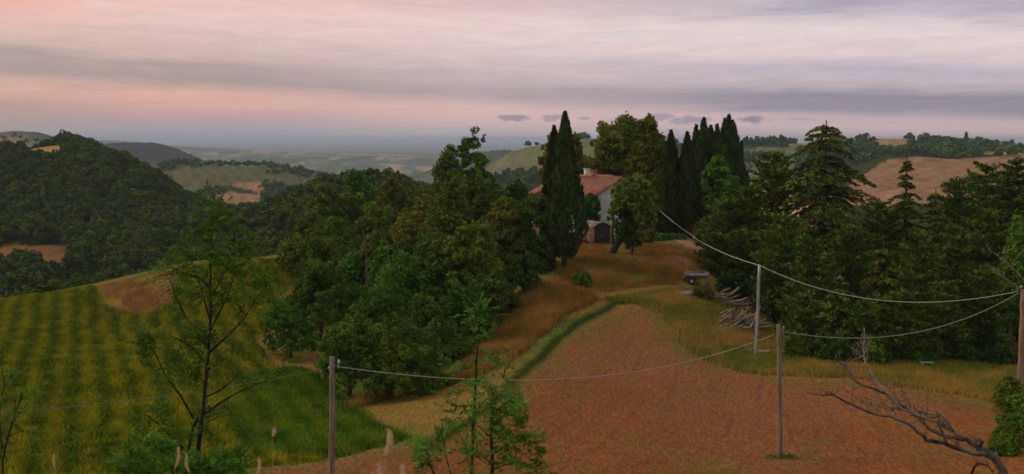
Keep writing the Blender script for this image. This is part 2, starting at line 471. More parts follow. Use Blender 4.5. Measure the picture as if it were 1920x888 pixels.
for px in (-400, 200, 800, 1400, 2000, 2400):
    for d, z in ((2.5, -2.1), (5, -3.1), (9, -4.7), (15, -7.0), (24, -10.4), (35, -14.2)):
        cp(px, d, z=z)
for px, pts in {
    -450: ((50, -17), (75, -18), (100, -20), (125, -23), (180, -38), (260, -46), (400, -25), (560, -6), (800, -40), (1500, -5), (2500, -80)),
    -150: ((50, -17), (75, -17.8), (100, -19.4), (122, -21), (145, -26), (180, -38), (260, -44), (420, -26), (540, -11), (620, -14), (900, -50), (1500, 2), (2500, -80)),
    0: ((50, -17.2), (70, -17.6), (100, -18.8), (120, -19.6), (135, -23), (180, -38), (240, -44), (300, -38), (340, -38), (420, -28), (520, -12), (575, -10), (800, -50), (1500, 8), (2500, -60)),
    85: ((470, -14), (520, -6.5), (600, -14), (1500, 10)),
    170: ((50, -17), (72, -17.6), (100, -18.4), (120, -17.6), (138, -22), (180, -37), (250, -46), (300, -42), (400, -29), (500, -12), (545, -7), (700, -40), (1000, -90), (1500, -30), (2500, -30)),
    235: ((500, -14), (700, -60)),
    300: ((50, -17), (75, -18), (100, -18.2), (119, -15.6), (135, -20), (170, -34), (250, -46), (320, -42), (400, -34), (470, -22.5), (560, -50), (800, -60), (1100, -32), (1500, -100), (2500, -10), (3200, -120), (5500, -28)),
    430: ((50, -17), (75, -18), (100, -17.5), (122, -14.6), (140, -20), (180, -36), (300, -48), (430, -36), (520, -55), (700, -62), (850, -52), (950, -43), (1100, -31), (1500, -110), (2500, -73), (3200, -120), (5500, -55)),
    340: ((2500, -28),), 235.1: ((2500, -14), (5500, -5)), 385: ((2500, -50),),
    500: ((50, -17), (122, -14.4), (140, -20), (200, -36), (300, -42), (400, -32), (1100, -31), (2500, -95), (3400, -95), (5500, -70)),
    575: ((50, -17.1), (65, -18.2), (82, -18.8), (100, -17.5), (123, -14.0), (140, -19), (200, -34), (270, -34), (370, -25), (500, -60), (800, -70), (1100, -38), (1500, -120), (2800, -110), (3600, -82), (6000, -100)),
    650: ((60, -18), (80, -19), (100, -19), (140, -20), (200, -30), (270, -27), (350, -19), (450, -50), (1100, -48), (1500, -120), (2800, -105), (3600, -90), (6000, -105)),
    760: ((48, -16.4), (58, -17.4), (75, -18.4), (95, -19), (120, -21), (180, -28), (240, -25), (330, -19), (450, -50), (1100, -55), (1500, -120), (2800, -115), (3600, -90), (6000, -105)),
    850: ((48, -16.2), (60, -17.2), (75, -17.4), (95, -18), (120, -20), (200, -30), (330, -26), (500, -60), (1100, -60), (2000, -110), (3000, -110), (3600, -96), (6000, -108)),
    950: ((46, -15.7), (60, -16.5), (70, -16.4), (85, -16.8), (100, -15.2), (120, -17), (200, -32), (330, -40), (500, -50), (700, -48), (800, -33), (1100, -17), (1300, -60), (1900, -60), (2500, -20), (3200, -90), (6000, -108)),
    1000: ((85, -15.9), (98, -13.4), (112, -13.4), (800, -32), (1000, -17), (1100, -9)),
    1080: ((70, -16.6), (86, -15.6), (95, -14.2), (103, -12.6), (113, -11.8), (125, -12.0), (145, -16), (220, -34), (400, -45), (600, -44), (800, -28), (1100, -1), (1300, -40), (2500, -80)),
    1180: ((46, -15.6), (65, -16.8), (80, -16.9), (93, -15.0), (104, -12.2), (114, -11.6), (126, -12), (150, -17), (220, -34), (400, -45), (600, -42), (800, -25), (1100, -3), (1300, -40), (2500, -90), (6000, -110)),
    1300: ((48, -16.3), (65, -17.3), (80, -17.3), (90, -15.4), (98, -14.2), (108, -12.2), (118, -11.4), (135, -13.5), (200, -28), (400, -38), (600, -38), (800, -22), (1050, -5), (1300, -40)),
    1420: ((50, -16.7), (65, -17.6), (80, -17.6), (95, -16.6), (115, -15), (140, -17), (200, -27), (350, -32), (500, -27), (650, -34), (800, -22), (1000, -4.5), (1300, -50), (2500, -95), (6000, -110)),
    1500: ((60, -17.5), (80, -17.7), (350, -32), (500, -27), (650, -34), (800, -20), (1000, -4)),
    1560: ((50, -16.7), (76, -17.6), (95, -17), (140, -17), (200, -27), (350, -32), (500, -29), (620, -26), (750, -18), (1000, -3), (1300, -50)),
    1680: ((50, -16.5), (76, -17.6), (95, -17), (140, -17), (200, -27), (350, -34), (500, -27.5), (600, -22), (700, -11), (850, -8), (1000, -.5), (1300, -50), (2500, -95)),
    1800: ((50, -16.3), (76, -17.6), (95, -17), (140, -16.5), (200, -26), (350, -34), (500, -27), (600, -19), (700, -12.5), (850, -8), (1000, -4), (1400, -40), (2000, 3), (2800, -80)),
    1900: ((50, -16.0), (72, -17.6), (95, -17), (140, -15), (200, -24), (350, -34), (500, -26), (600, -18), (700, -12), (850, -9), (1000, -7.5), (1400, -40), (2000, -12), (2800, -80)),
    2100: ((50, -15.5), (76, -17), (100, -15.5), (140, -14), (200, -24), (350, -34), (500, -26), (700, -12), (1000, -8), (1400, -40), (2500, -80), (6000, -110)),
    2400: ((50, -15.5), (76, -17), (100, -15.5), (140, -14), (350, -34), (700, -12), (1000, -8), (2500, -80), (6000, -110)),
}.items():
    for d, z in pts:
        cp(px, d, z=z)
for px in (-450, 0, 400, 800, 1200, 1700, 2400):
    for d in (9000, 16000, 30000, 60000):
        cp(px, d, z=-112)
for px in (-450, 0, 1400, 2000):
    cp(px, 5000, z=-100)
CP = np.array(CP)
SA, SL = 0.09, 0.16


def kern(d2):
    return np.sqrt(d2 + 0.25)


def _dist2(a1, l1, a2, l2):
    return ((a1[:, None] - a2[None]) / SA) ** 2 + ((l1[:, None] - l2[None]) / SL) ** 2


# heights are interpolated as slope-like values z / r**0.6 so that near and far points weigh alike
SC = np.exp(CP[:, 1] * 0.6)
A_ = kern(_dist2(CP[:, 0], CP[:, 1], CP[:, 0], CP[:, 1])) + np.eye(len(CP)) * -0.002
W_ = np.linalg.solve(A_, CP[:, 2] / SC)


def height_raw(x, y):
    x = np.atleast_1d(np.asarray(x, float)); y = np.atleast_1d(np.asarray(y, float))
    a = np.clip(np.arctan2(x, y), -0.62, 0.62)
    r = np.hypot(x, y)
    l = np.log(np.maximum(r, 2.0))
    o = np.empty(len(x))
    for i in range(0, len(x), 20000):
        o[i:i + 20000] = kern(_dist2(a[i:i + 20000], l[i:i + 20000], CP[:, 0], CP[:, 1])) @ W_
    return o * np.exp(l * 0.6)


def height(x, y):
    x = np.atleast_1d(np.asarray(x, float)); y = np.atleast_1d(np.asarray(y, float))
    h = height_raw(x, y)
    r = np.hypot(x, y)
    h += (fbm(x / 9, y / 9, 3, 3) - .5) * 0.5 * sstep(20, 50, r)
    h += (fbm(x / 60, y / 60, 5, 3) - .5) * 5 * sstep(150, 320, r)
    h += (fbm(x / 300, y / 300, 7, 4) - .5) * 26 * sstep(900, 2600, r) * (1 - sstep(7000, 12000, r) * .75)
    # the broken badlands: gullies on the pale hills
    bad = sstep(2500, 3000, r) * (1 - sstep(5200, 7000, r))
    h += (np.abs(fbm(x / 240, y / 240, 11, 4) - .5) * -60 + 8) * bad
    return h


def hz(x, y):
    return float(height(x, y)[0])


def G(px, d):
    """ground point under pixel column px at depth d"""
    x = (px - 960) / F / math.cos(TH) * d
    # the column px drifts a little with height; iterate once
    z = hz(x, d)
    for _ in range(2):
        yc = d * math.cos(TH) - z * math.sin(TH)
        x = (px - 960) / F * yc
        z = hz(x, d)
    return np.array([x, d, z])


def to_px(x, y, z):
    yc = y * math.cos(TH) - z * math.sin(TH)
    zc = y * math.sin(TH) + z * math.cos(TH)
    return 960 + F * x / yc, 444 - F * zc / yc


# plan shapes given as pixel/depth lists on the ground
def plan(pts):
    return np.array([G(px, d)[:2] for px, d in pts])


def ray_ground(px, py, lo=42, hi=150):
    """depth at which the ground is seen at pixel (px, py)"""
    ds = np.linspace(lo, hi, 400)
    q = np.array([P(px, py, d) for d in ds])
    h = height(q[:, 0], q[:, 1])
    k_ = np.nonzero(q[:, 2] < h)[0]
    return ds[k_[0]] if len(k_) else hi


def plan_px(pts, lo=42, hi=150):
    o = []
    for px, py in pts:
        d = ray_ground(px, py, lo, hi)
        o.append(P(px, py, d)[:2])
    return np.array(o)


def inside(x, y, poly):
    c = np.zeros(len(x), bool); n = len(poly)
    for i in range(n):
        x1, y1 = poly[i]; x2, y2 = poly[(i + 1) % n]
        k_ = (y1 > y) != (y2 > y)
        xi = (x2 - x1) * (y - y1) / (y2 - y1 + 1e-12) + x1
        c ^= k_ & (x < xi)
    return c


def pl_dist(x, y, line):
    best = np.full(len(x), 1e9)
    for i in range(len(line) - 1):
        a, b2 = line[i], line[i + 1]
        e = b2 - a; t_ = np.clip(((x - a[0]) * e[0] + (y - a[1]) * e[1]) / (e @ e + 1e-9), 0, 1)
        best = np.minimum(best, np.hypot(x - a[0] - t_ * e[0], y - a[1] - t_ * e[1]))
    return best


def soft(x, y, poly, wdt):
    d = pl_dist(x, y, np.vstack([poly, poly[:1]]))
    s = np.where(inside(x, y, poly), d, -d)
    return sstep(-wdt, wdt, s)


HAYF = plan_px([(460, 888), (640, 862), (790, 832), (860, 795), (930, 745), (985, 690), (1050, 640), (1118, 600), (1178, 573), (1215, 570), (1250, 590),
                (1275, 640), (1320, 672), (1400, 700), (1520, 712), (1640, 714), (1800, 745), (1960, 775)])
HAYF = np.vstack([HAYF, [[60, 50], [60, 20], [-60, 20], [-40, 45.5]]])
CROP = plan_px([(-40, 563), (80, 552), (175, 535), (200, 575), (260, 592), (330, 565), (345, 502), (440, 488), (520, 484), (560, 520), (520, 560),
                (480, 640), (530, 720), (600, 790), (700, 820), (640, 856), (420, 884), (200, 920), (-40, 940)], 38)
CROPB = plan_px([(175, 535), (345, 503), (330, 570), (260, 595), (205, 580)])      # bare brown patch in the crop
TRACK = plan_px([(800, 842), (880, 790), (940, 742), (985, 692), (1035, 645), (1090, 600), (1150, 570), (1215, 557)])
DRIVE = plan_px([(1270, 440), (1290, 455), (1318, 474), (1345, 492), (1380, 505)])
DRYS = plan_px([(645, 775), (720, 745), (850, 720), (930, 690), (1000, 640), (1060, 590), (1120, 560), (1060, 545), (1000, 540), (940, 600), (860, 660), (740, 720)])
MOUND = plan_px([(1010, 545), (1060, 500), (1090, 455), (1200, 455), (1290, 470), (1330, 500), (1290, 535), (1150, 545)])

# far land cover in (azimuth px, depth)
LAND = [  # (px-depth polygon, colour)
    
    ([(-200, 1380), (120, 1380), (120, 1560), (-200, 1560)], (.26, .18, .11)),                # brown field at hill foot
    ([(385, 850), (500, 850), (488, 905), (400, 900)], (.30, .175, .105)),
    ([(425, 925), (500, 925), (490, 985), (440, 975)], (.32, .18, .11)),
    ([(310, 900), (520, 985), (600, 960), (640, 1150), (300, 1150)], (.11, .115, .055)),
    ([(1370, 330), (1520, 330), (1520, 560), (1370, 560)], (.52, .28, .19)),
    ([(1590, 500), (1500, 470), (1700, 470), (1960, 480), (2100, 500), (2100, 700), (1680, 712), (1600, 610)], (.26, .155, .10)),
    ([(1590, 460), (1690, 450), (1680, 505), (1600, 520)], (.38, .19, .12)),
    ([(1780, 735), (2100, 735), (2100, 830), (1790, 830)], (.30, .24, .09)),
    ([(1640, 900), (1720, 880), (1770, 1010), (1640, 1010)], (.27, .20, .10)),
    ([(1480, 930), (1560, 930), (1560, 1010), (1480, 1010)], (.30, .22, .12)),
    ([(1400, 700), (1490, 700), (1490, 930), (1380, 930)], (.12, .15, .09)),
    ([(985, 960), (1060, 930), (1080, 1080), (985, 1080)], (.30, .21, .15)),
    ([(915, 850), (1120, 830), (1130, 1110), (915, 1110)], (.15, .16, .09)),
]


def cropq(x, y):
    wx = 2.6 * (fbm(x / 7, y / 7, 74, 2) - .5); wy = 4 * (fbm(x / 6, y / 6, 75, 2) - .5)
    row = .5 + .5 * np.cos((.915 * x + .403 * y + wx * .25) * 2 * PI / 1.9)
    a, b2 = .83 * x + .55 * y + wx, -.55 * x + .83 * y + wy
    big = fbm(a / 11, b2 / 11, 78, 2)
    return .055 + fbm(a / 1.0, b2 / 1.3, 77, 4) * .46 + row * (.20 + .05 * big) + .28 * big


def crop_col(x, y):
    q = cropq(x, y)[:, None]
    a, b2, c = np.array([[.086, .128, .008]]), np.array([[.165, .190, .009]]), np.array([[.290, .275, .011]])
    m1 = sstep(.33, .48, q); m2 = sstep(.46, .64, q)
    return (a * (1 - m1) + b2 * m1) * (1 - m2) + c * m2


def brown_mask(u, d):
    nz = fbm(u / 26, d / 14, 91, 3) - .5
    return (u + nz * 50 < 138 - (d - 288) * .3) & (d + nz * 20 > 290) & (d + nz * 24 < 350)


def gold_mask(u, d):
    nz = fbm(u / 26, d / 14, 91, 3) - .5
    return (u + nz * 20 > 4) & (u + nz * 20 < 120) & (d + nz * 10 > 498) & (d < 566)


def build_terrain():
    fa = np.arange(-31.5, 31.51, 0.065)
    ca = np.concatenate([np.arange(-180, -31.6, 3.0), fa, np.arange(33, 180.1, 3.0)])
    rr = [2.0]
    while rr[-1] < 60000:
        r_ = rr[-1]
        k_ = 1.05 if r_ < 36 else (1.011 if r_ < 140 else (1.016 if r_ < 1300 else 1.022))
        rr.append(r_ * k_)
    rr = np.array(rr)
    A, RR = np.meshgrid(np.radians(ca), rr, indexing='ij')
    x = (RR * np.sin(A)).ravel(); y = (RR * np.cos(A)).ravel()
    z = height(x, y)
    r = np.hypot(x, y)
    n = len(x)
    # ---- land cover colours (base colour of what grows or lies there, plus haze tint far off)
    g1 = fbm(x / 2.2, y / 2.2, 21, 4); g2 = fbm(x / 9, y / 9, 25, 4); g3 = fbm(x / 0.9, y / 0.9, 29, 3)
    wv = (g1 - .5) * 3.2
    def C(c): return np.array(c)[None, :]
    def over(col, c, m): return col * (1 - m[:, None]) + c * m[:, None]
    col = C((.12, .145, .028)) * np.ones((n, 1))
    col = over(col, C((.27, .165, .045)), sstep(.36, .56, g2) * .85)                 # rough grass, half dry
    near = r < 175
    xn, yn = x[near], y[near]
    cn = col[near]; a1, a2, a3, w1 = g1[near], g2[near], g3[near], wv[near]
    # knoll below the house
    mm = soft(xn + w1, yn + w1, MOUND, 2.0)
    cm = over(C((.29, .120, .055)) * (.6 + .8 * a1)[:, None], C((.135, .135, .028)), sstep(.47, .60, a2) * .8)
    cm = over(cm, C((.36, .19, .125)), sstep(.55, .68, fbm(xn / 5, yn / 4, 83, 3)) * .7)
    cn = over(cn, cm, mm)
    # dry grass strip under the trees
    mm = soft(xn + w1 * .6, yn + w1 * .6, DRYS, 1.6)
    cn = over(cn, C((.40, .20, .055)) * (.75 + .5 * a1)[:, None], mm * sstep(.30, .52, a2))
    # crop
    mm = soft(xn + w1 * .3, yn + w1 * .3, CROP, 1.0)
    cc = crop_col(xn, yn) * .85
    cn = over(cn, cc, mm)
    mm = soft(xn + w1 * .5, yn + w1 * .5, CROPB, 1.6)
    cn = over(cn, C((.155, .078, .026)) * (.55 + .9 * fbm(xn / .8, yn / 1.5, 79, 3))[:, None], mm * sstep(.26, .46, a1))
    # mown hay field: warm orange stubble in long curved swaths
    mm = soft(xn + w1 * .55, yn + w1 * .55, HAYF, 1.5)
    q = xn * .62 + yn * .78 + 6 * np.sin(xn * .05)
    dq = pl_dist(xn, yn, np.vstack([TRACK[0] - (TRACK[1] - TRACK[0]) * 4, TRACK, TRACK[-1] + [40, 25]]))
    st = fbm((dq + .9 * fbm(xn / 6, yn / 6, 47, 2)) / .42, (xn * .5 + yn) / 11, 41, 3)
    sw = fbm(dq / 2.1, (xn * .5 + yn) / 26, 45, 3)
    hc = C((.262, .102, .037)) * (.60 + .46 * st + .32 * sw)[:, None]
    hc = over(hc, C((.275, .120, .056)), sstep(.48, .66, fbm(xn / 14, yn / 14, 43, 3)) * .8)
    hc = over(hc, C((.20, .150, .035)), sstep(.66, .78, g1[near] * .6 + a2 * .4) * .6)
    hc = over(hc, C((.165, .060, .026)), sstep(.56, .70, st) * .42)
    fr = sstep(58, 50, yn) * sstep(18, 26, xn)
    hc = over(hc, C((.25, .18, .05)), fr * sstep(.4, .6, a1) * .7)
    ein = pl_dist(xn, yn, np.vstack([HAYF, HAYF[:1]]))
    hc = over(hc, C((.15, .135, .034)), sstep(4.5, .5, ein + 3.5 * (g1[near] - .5)) * sstep(.36, .52, a1) * .75)
    hc = over(hc, C((.13, .14, .030)), sstep(.62, .76, fbm(xn / 2, yn / 2.4, 87, 5)) * .38)
    cn = over(cn, hc, mm)
    # green track along the field edge, with its dark rut
    dt = pl_dist(xn + w1 * .12, yn, TRACK)
    cn = over(cn, C((.075, .110, .022)) * (.8 + .5 * a3)[:, None], sstep(1.0, .35, dt) * .8)
    cn = over(cn, C((.030, .040, .012)), sstep(.42, .12, np.abs(dt - .1)) * .9)
    dd = pl_dist(xn + w1 * .1, yn, DRIVE)
    cn = over(cn, C((.40, .24, .18)) * (.85 + .3 * a3)[:, None], sstep(1.5, .9, dd))
    col[near] = cn
    # woods floor on the slopes beyond
    mid_ = (r > 128) & (r < 5000)
    m = sstep(128, 150, r)
    col = over(col, C((.040, .052, .018)) * np.ones((n, 1)), m)
    # patchwork beyond 600 m, bluish haze of the plain put into its base colour
    pc = vnoise(x / 160 + 5 * fbm(x / 300, y / 300, 51, 2), y / 260, 53)
    patch = C((.11, .13, .10)) * np.ones((n, 1))
    patch = over(patch, C((.24, .19, .12)), sstep(.58, .64, pc)); patch = over(patch, C((.06, .085, .04)), sstep(.42, .36, pc))
    col = over(col, patch, sstep(950, 1300, r))
    # pale broken hills, haze tint again in the base tone
    bd = fbm(x / 55 + 3 * fbm(x / 90, y / 200, 58, 2), y / 210, 57, 4)
    bad = sstep(2700, 3000, r) * (1 - sstep(6000, 7500, r))
    bc = C((.12, .15, .12)) * np.ones((n, 1)); bc = over(bc, C((.34, .26, .20)), sstep(.58, .70, bd)); bc = over(bc, C((.09, .11, .07)), sstep(.46, .38, bd))
    col = over(col, bc, bad)
    u, _ = to_px(x, np.maximum(y, 1), z)
    # the dark wooded hill
    dk = ((u > 150) & (u < 440) & (r > 2100) & (r < 3000))
    col[dk] = np.array((.045, .040, .040)); 
    zz = z.copy(); zz[dk] += (hash2(np.arange(n)[dk], np.arange(n)[dk] * 7, 5) - .5) * 2.5
    dk2 = ((u > 860) & (u < 990) & (r > 2100) & (r < 3000)); col[dk2] = np.array((.06, .085, .05)); zz[dk2] += (hash2(np.arange(n)[dk2], np.arange(n)[dk2] * 7, 5) - .5) * 6
    far = (r > 200) & (r < 1400) & (y > 0)
    uf, yf = u[far], y[far]; cf = col[far]
    wf = (fbm(x[far] / 30, y[far] / 30, 61, 3) - .5)
    for poly, c_ in LAND:
        pp = np.array(poly, float); ss = np.array([1.0, .25 * 1.0])
        mk = inside(uf + wf * 34, yf + wf * 70, pp)
        tone = (.62 + .55 * fbm(x[far] / 7, y[far] / 26, 63, 3) + .22 * (np.sin((x[far] * .6 + y[far] * .25) * .9 + wf * 9) > .2))[:, None]
        cf = np.where(mk[:, None], np.array(c_)[None] * tone, cf)
    tn = (.7 + .6 * fbm(x[far] / 4, y[far] / 12, 64, 3))[:, None]
    cf = np.where(brown_mask(uf, yf)[:, None], np.array((.20, .105, .040))[None] * tn, cf)
    cf = np.where(gold_mask(uf, yf)[:, None], np.array((.36, .24, .065))[None] * tn, cf)
    col[far] = cf
    na, nr = A.shape
    i, j = np.meshgrid(np.arange(na - 1), np.arange(nr - 1), indexing='ij')
    Q = np.stack([i * nr + j, i * nr + j + 1, (i + 1) * nr + j + 1, (i + 1) * nr + j], -1).reshape(-1, 4)
    # close the small hole under the tripod
    V = np.stack([x, y, zz], 1)
    V = np.vstack([V, [0, 0, -2.0]])
    ii = np.arange(na - 1)
    T = np.stack([ii * nr, (ii + 1) * nr, np.full(na - 1, n)], -1)
    col = np.vstack([col, [[.1, .1, .04]]])
    m_, k, b = new_mat('ground_cover')
    at = k.n('ShaderNodeAttribute', attribute_name='cover').outputs['Color']
    pos = k.n('ShaderNodeNewGeometry').outputs['Position']
    mp = k.n('ShaderNodeMapping'); k.put(mp.inputs[0], pos); mp.inputs['Rotation'].default_value = (0, 0, R(38)); mp.inputs['Scale'].default_value = (1, .22, 1)
    f1 = k.noise(mp.outputs[0], 6.5, 5, .7)
    f2 = k.noise(pos, 14.0, 5, .75)
    fn = k.m('ADD', k.m('MULTIPLY', f1, .5), k.m('MULTIPLY', f2, .5))
    c = k.mix(1.0, at, k.mix(k.rng(fn, .36, .66), (.52, .50, .48), (1.46, 1.42, 1.36)), 'MULTIPLY')
    k.put(b.inputs['Base Color'], c)
    b.inputs['Roughness'].default_value = .95; b.inputs['Specular IOR Level'].default_value = 0.0
    bp = k.n('ShaderNodeBump'); bp.inputs['Strength'].default_value = .7; bp.inputs['Distance'].default_value = .22
    k.put(bp.inputs['Height'], fn); k.put(b.inputs['Normal'], bp.outputs[0])
    me = mesh_np('ground', V, [Q, T], 4, m_, True, col)
    o = link('ground', me)
    tag(o, 'rolling ground of fields and wooded hills down to the plain', None, None, 'structure')


build_terrain()


# ------------------------------------------------------------------ haze
def build_haze():
    m_ = bpy.data.materials.new('haze_air'); m_.use_nodes = True
    nt = m_.node_tree; nt.nodes.clear()
    o = nt.nodes.new('ShaderNodeOutputMaterial'); p = nt.nodes.new('ShaderNodeVolumePrincipled')
    p.inputs['Color'].default_value = (.66, .78, 1.0, 1)
    p.inputs['Density'].default_value = 0.0001
    p.inputs['Anisotropy'].default_value = 0.0
    nt.links.new(p.outputs[0], o.inputs['Volume'])
    mb = MB(); mb.box((0, 0, -60), (66000, 66000, 100))
    ob = mb.build('haze', m_); ob.name = 'haze'
    tag(ob, 'thin blue evening haze over the plain', None, None, 'stuff')


build_haze()


# ------------------------------------------------------------------ vegetation
def sph(rng, n):
    return unit(rng.normal(size=(n, 3)))


def clump_leaves(mb, rng, cen, rad, size, flat=.75, per=6.0, droop=0.0, aspect=.55, up=.25):
    """leaf faces round each clump centre"""
    for c, r in zip(cen, rad):
        n = max(6, int(per * (r / size) ** 2))
        d = sph(rng, n)
        p = c + d * (r * (0.45 + 0.6 * rng.random((n, 1)) ** .6)) * np.array([1, 1, flat])
        nrm = unit(d + rng.normal(size=(n, 3)) * .55 + np.array([0, 0, up]))
        a = unit(np.cross(nrm, rng.normal(size=(n, 3))))
        if droop: a = unit(a * np.array([1, 1, .5]) + np.array([0, 0, -droop]))
        b2 = unit(np.cross(nrm, a))
        s = size * (.6 + .8 * rng.random((n, 1)))
        mb.leaves(p, a * s, b2 * s * aspect)


def broadleaf(px, top, d, wpx, mat, label, seed, base=None, size=None, low=.03, open_=0.0, name='broadleaf_tree', cat='tree',
              group=None, bark='bark', dens=1.0, lean=0.0, zoff=0.0):
    rng = np.random.default_rng(seed)
    g = G(px, d); g[2] += zoff
    tp = P(px, top, d)
    H = tp[2] - g[2]
    Rw = wpx / F * d / 2
    size = size or (.0017 * d)
    t = thing(name, label, cat, g, group)
    # crown envelope
    zc0 = H * (low if low > .06 else -.16)
    hc = (H - zc0) / 2
    nl = 14
    bd = sph(rng, nl); bs = rng.uniform(-.40, .46, nl)
    r0 = max(.42, .19 * Rw)
    n = int(122 * dens * max(.8, hc / Rw) ** .7 * (1 + .25 * (Rw > 4)))
    dr = sph(rng, n); dr[:, 2] = np.where(dr[:, 2] < -.55, -dr[:, 2], dr[:, 2])
    lob = 1 + (np.maximum(0, dr @ bd.T) ** 4 * bs).sum(1)
    rad = (.42 + .60 * rng.random(n) ** .5) * lob
    prof = 1 - .25 * np.maximum(0, dr[:, 2])
    cen = dr * rad[:, None] * np.array([Rw * .86, Rw * .86, hc * .92]) * np.stack([prof, prof, np.ones(n)], 1)
    cen[:, 2] += zc0 + hc
    cen[:, 0] += lean * cen[:, 2]
    # keep the highest clump at the measured top
    rc = r0 * rng.uniform(.55, 1.15, n)
    k_ = np.argmax(cen[:, 2] + rc * .7)
    cen[:, 2] += (H - (cen[k_, 2] + rc[k_] * .7))  * np.clip((cen[:, 2] - zc0) / (H - zc0), 0, 1)
    if open_:
        keep = rng.random(n) > open_ * np.clip(cen[:, 2] / H, 0, 1)
        cen, rc = cen[keep], rc[keep] * .8
    mb = MB()
    clump_leaves(mb, rng, cen, rc, size, .75, 5.5 * dens)
    # stray shoots at the outline
    ns = int(len(cen) * .5)
    idx = rng.integers(0, len(cen), ns)
    out_ = unit(cen[idx] - np.array([0, 0, zc0 + hc * .8]))
    clump_leaves(mb, rng, cen[idx] + out_ * rc[idx][:, None] * .95, np.full(ns, r0 * .38), size * .85, 1.0, 4)
    tb = MB()
    rt = .022 * H + .05
    mid_ = np.array([lean * H * .35 + rng.normal() * .2, rng.normal() * .2, H * .45])
    tb.tube([(0, 0, -.3), mid_ * .5 + rng.normal(size=3) * .1, mid_, (lean * H * .8, 0, H * .86)], [rt, rt * .85, rt * .6, rt * .12], 7)
    for q in rng.choice(len(cen), min(12, len(cen)), replace=False):
        s = mid_ * rng.uniform(.55, 1.25); e = cen[q]
        m2 = (s + e) / 2 + rng.normal(size=3) * .15 * Rw + np.array([0, 0, -.1 * Rw])
        tb.tube([s, m2, e], [rt * .38, rt * .22, rt * .07], 5, False)
    tb.build('trunk', M[bark], t, True)
    mb.build('crown', M[mat], t)
    return t


def cypress(px, top, d, wpx, label, seed, spires=((0, 0, 1),), base=0.05, mat='cypress', group=None, trunk_h=.07):
    rng = np.random.default_rng(seed)
    g = G(px, d); H = P(px, top, d)[2] - g[2]; Rw = wpx / F * d / 2
    t = thing('cypress_tree', label, 'cypress', g, group)
    mb = MB(); size = .0019 * d
    for (ox, oy, hs) in spires:
        h = H * hs; w_ = Rw * (1 if len(spires) == 1 else .62)
        n = int(h * w_ * 2 * PI / (size * size) * 1.35)
        z = rng.random(n) ** .85
        th = rng.random(n) * 2 * PI
        prof = np.minimum(1, (z + .05) / .22) ** .6 * np.clip(1 - ((z - .25) / .75), 0, 1) ** .62
        prof = np.where(z < .25, np.minimum(1, (z + .04) / .22) ** .6, np.clip(1 - (z - .25) / .75, 0, 1) ** .80)
        # vertical plumes give the flame-like edge
        plume = .66 + .42 * vnoise(th * 3.2 + seed, z * h * .55 + th * 1.5, seed) + .20 * vnoise(th * 7 + seed, z * h * 1.6, seed + 3) + .2 * (rng.random(n) - .5)
        r = w_ * prof * plume
        p = np.stack([np.cos(th) * r + ox * Rw, np.sin(th) * r + oy * Rw, H * trunk_h + z * (h - H * trunk_h)], 1)
        dr = np.stack([np.cos(th), np.sin(th), np.zeros(n)], 1)
        a = unit(dr * .35 + np.array([0, 0, 1]) + rng.normal(size=(n, 3)) * .22)
        b2 = unit(np.cross(a, dr + rng.normal(size=(n, 3)) * .5))
        s = size * (.8 + .9 * rng.random((n, 1)))
        mb.leaves(p, a * s * 1.3, b2 * s * .5)
        # tip
        q = np.linspace(.93, 1, 14); tp = np.stack([np.full(14, ox * Rw) + rng.normal(size=14) * .05, np.full(14, oy * Rw), q * h], 1)
        mb.leaves(tp, np.tile([[0, 0, size * 1.6]], (14, 1)), unit(rng.normal(size=(14, 3)) * np.array([1, 1, 0])) * size * .45)
    tb = MB(); rt = .012 * H + .06
    tb.tube([(0, 0, -.3), (.03, 0, H * .25), (0, 0, H * .55)], [rt * 1.2, rt, rt * .5], 8)
    for (ox, oy, hs) in spires:
        tb.tube([(0, 0, H * .12), (ox * Rw, oy * Rw, H * .3), (ox * Rw, oy * Rw, H * hs * .94)], [rt * .8, rt * .5, .03], 5, False)
    tb.build('trunk', M['bark'], t, True)
    mb.build('crown', M[mat], t)
    return t


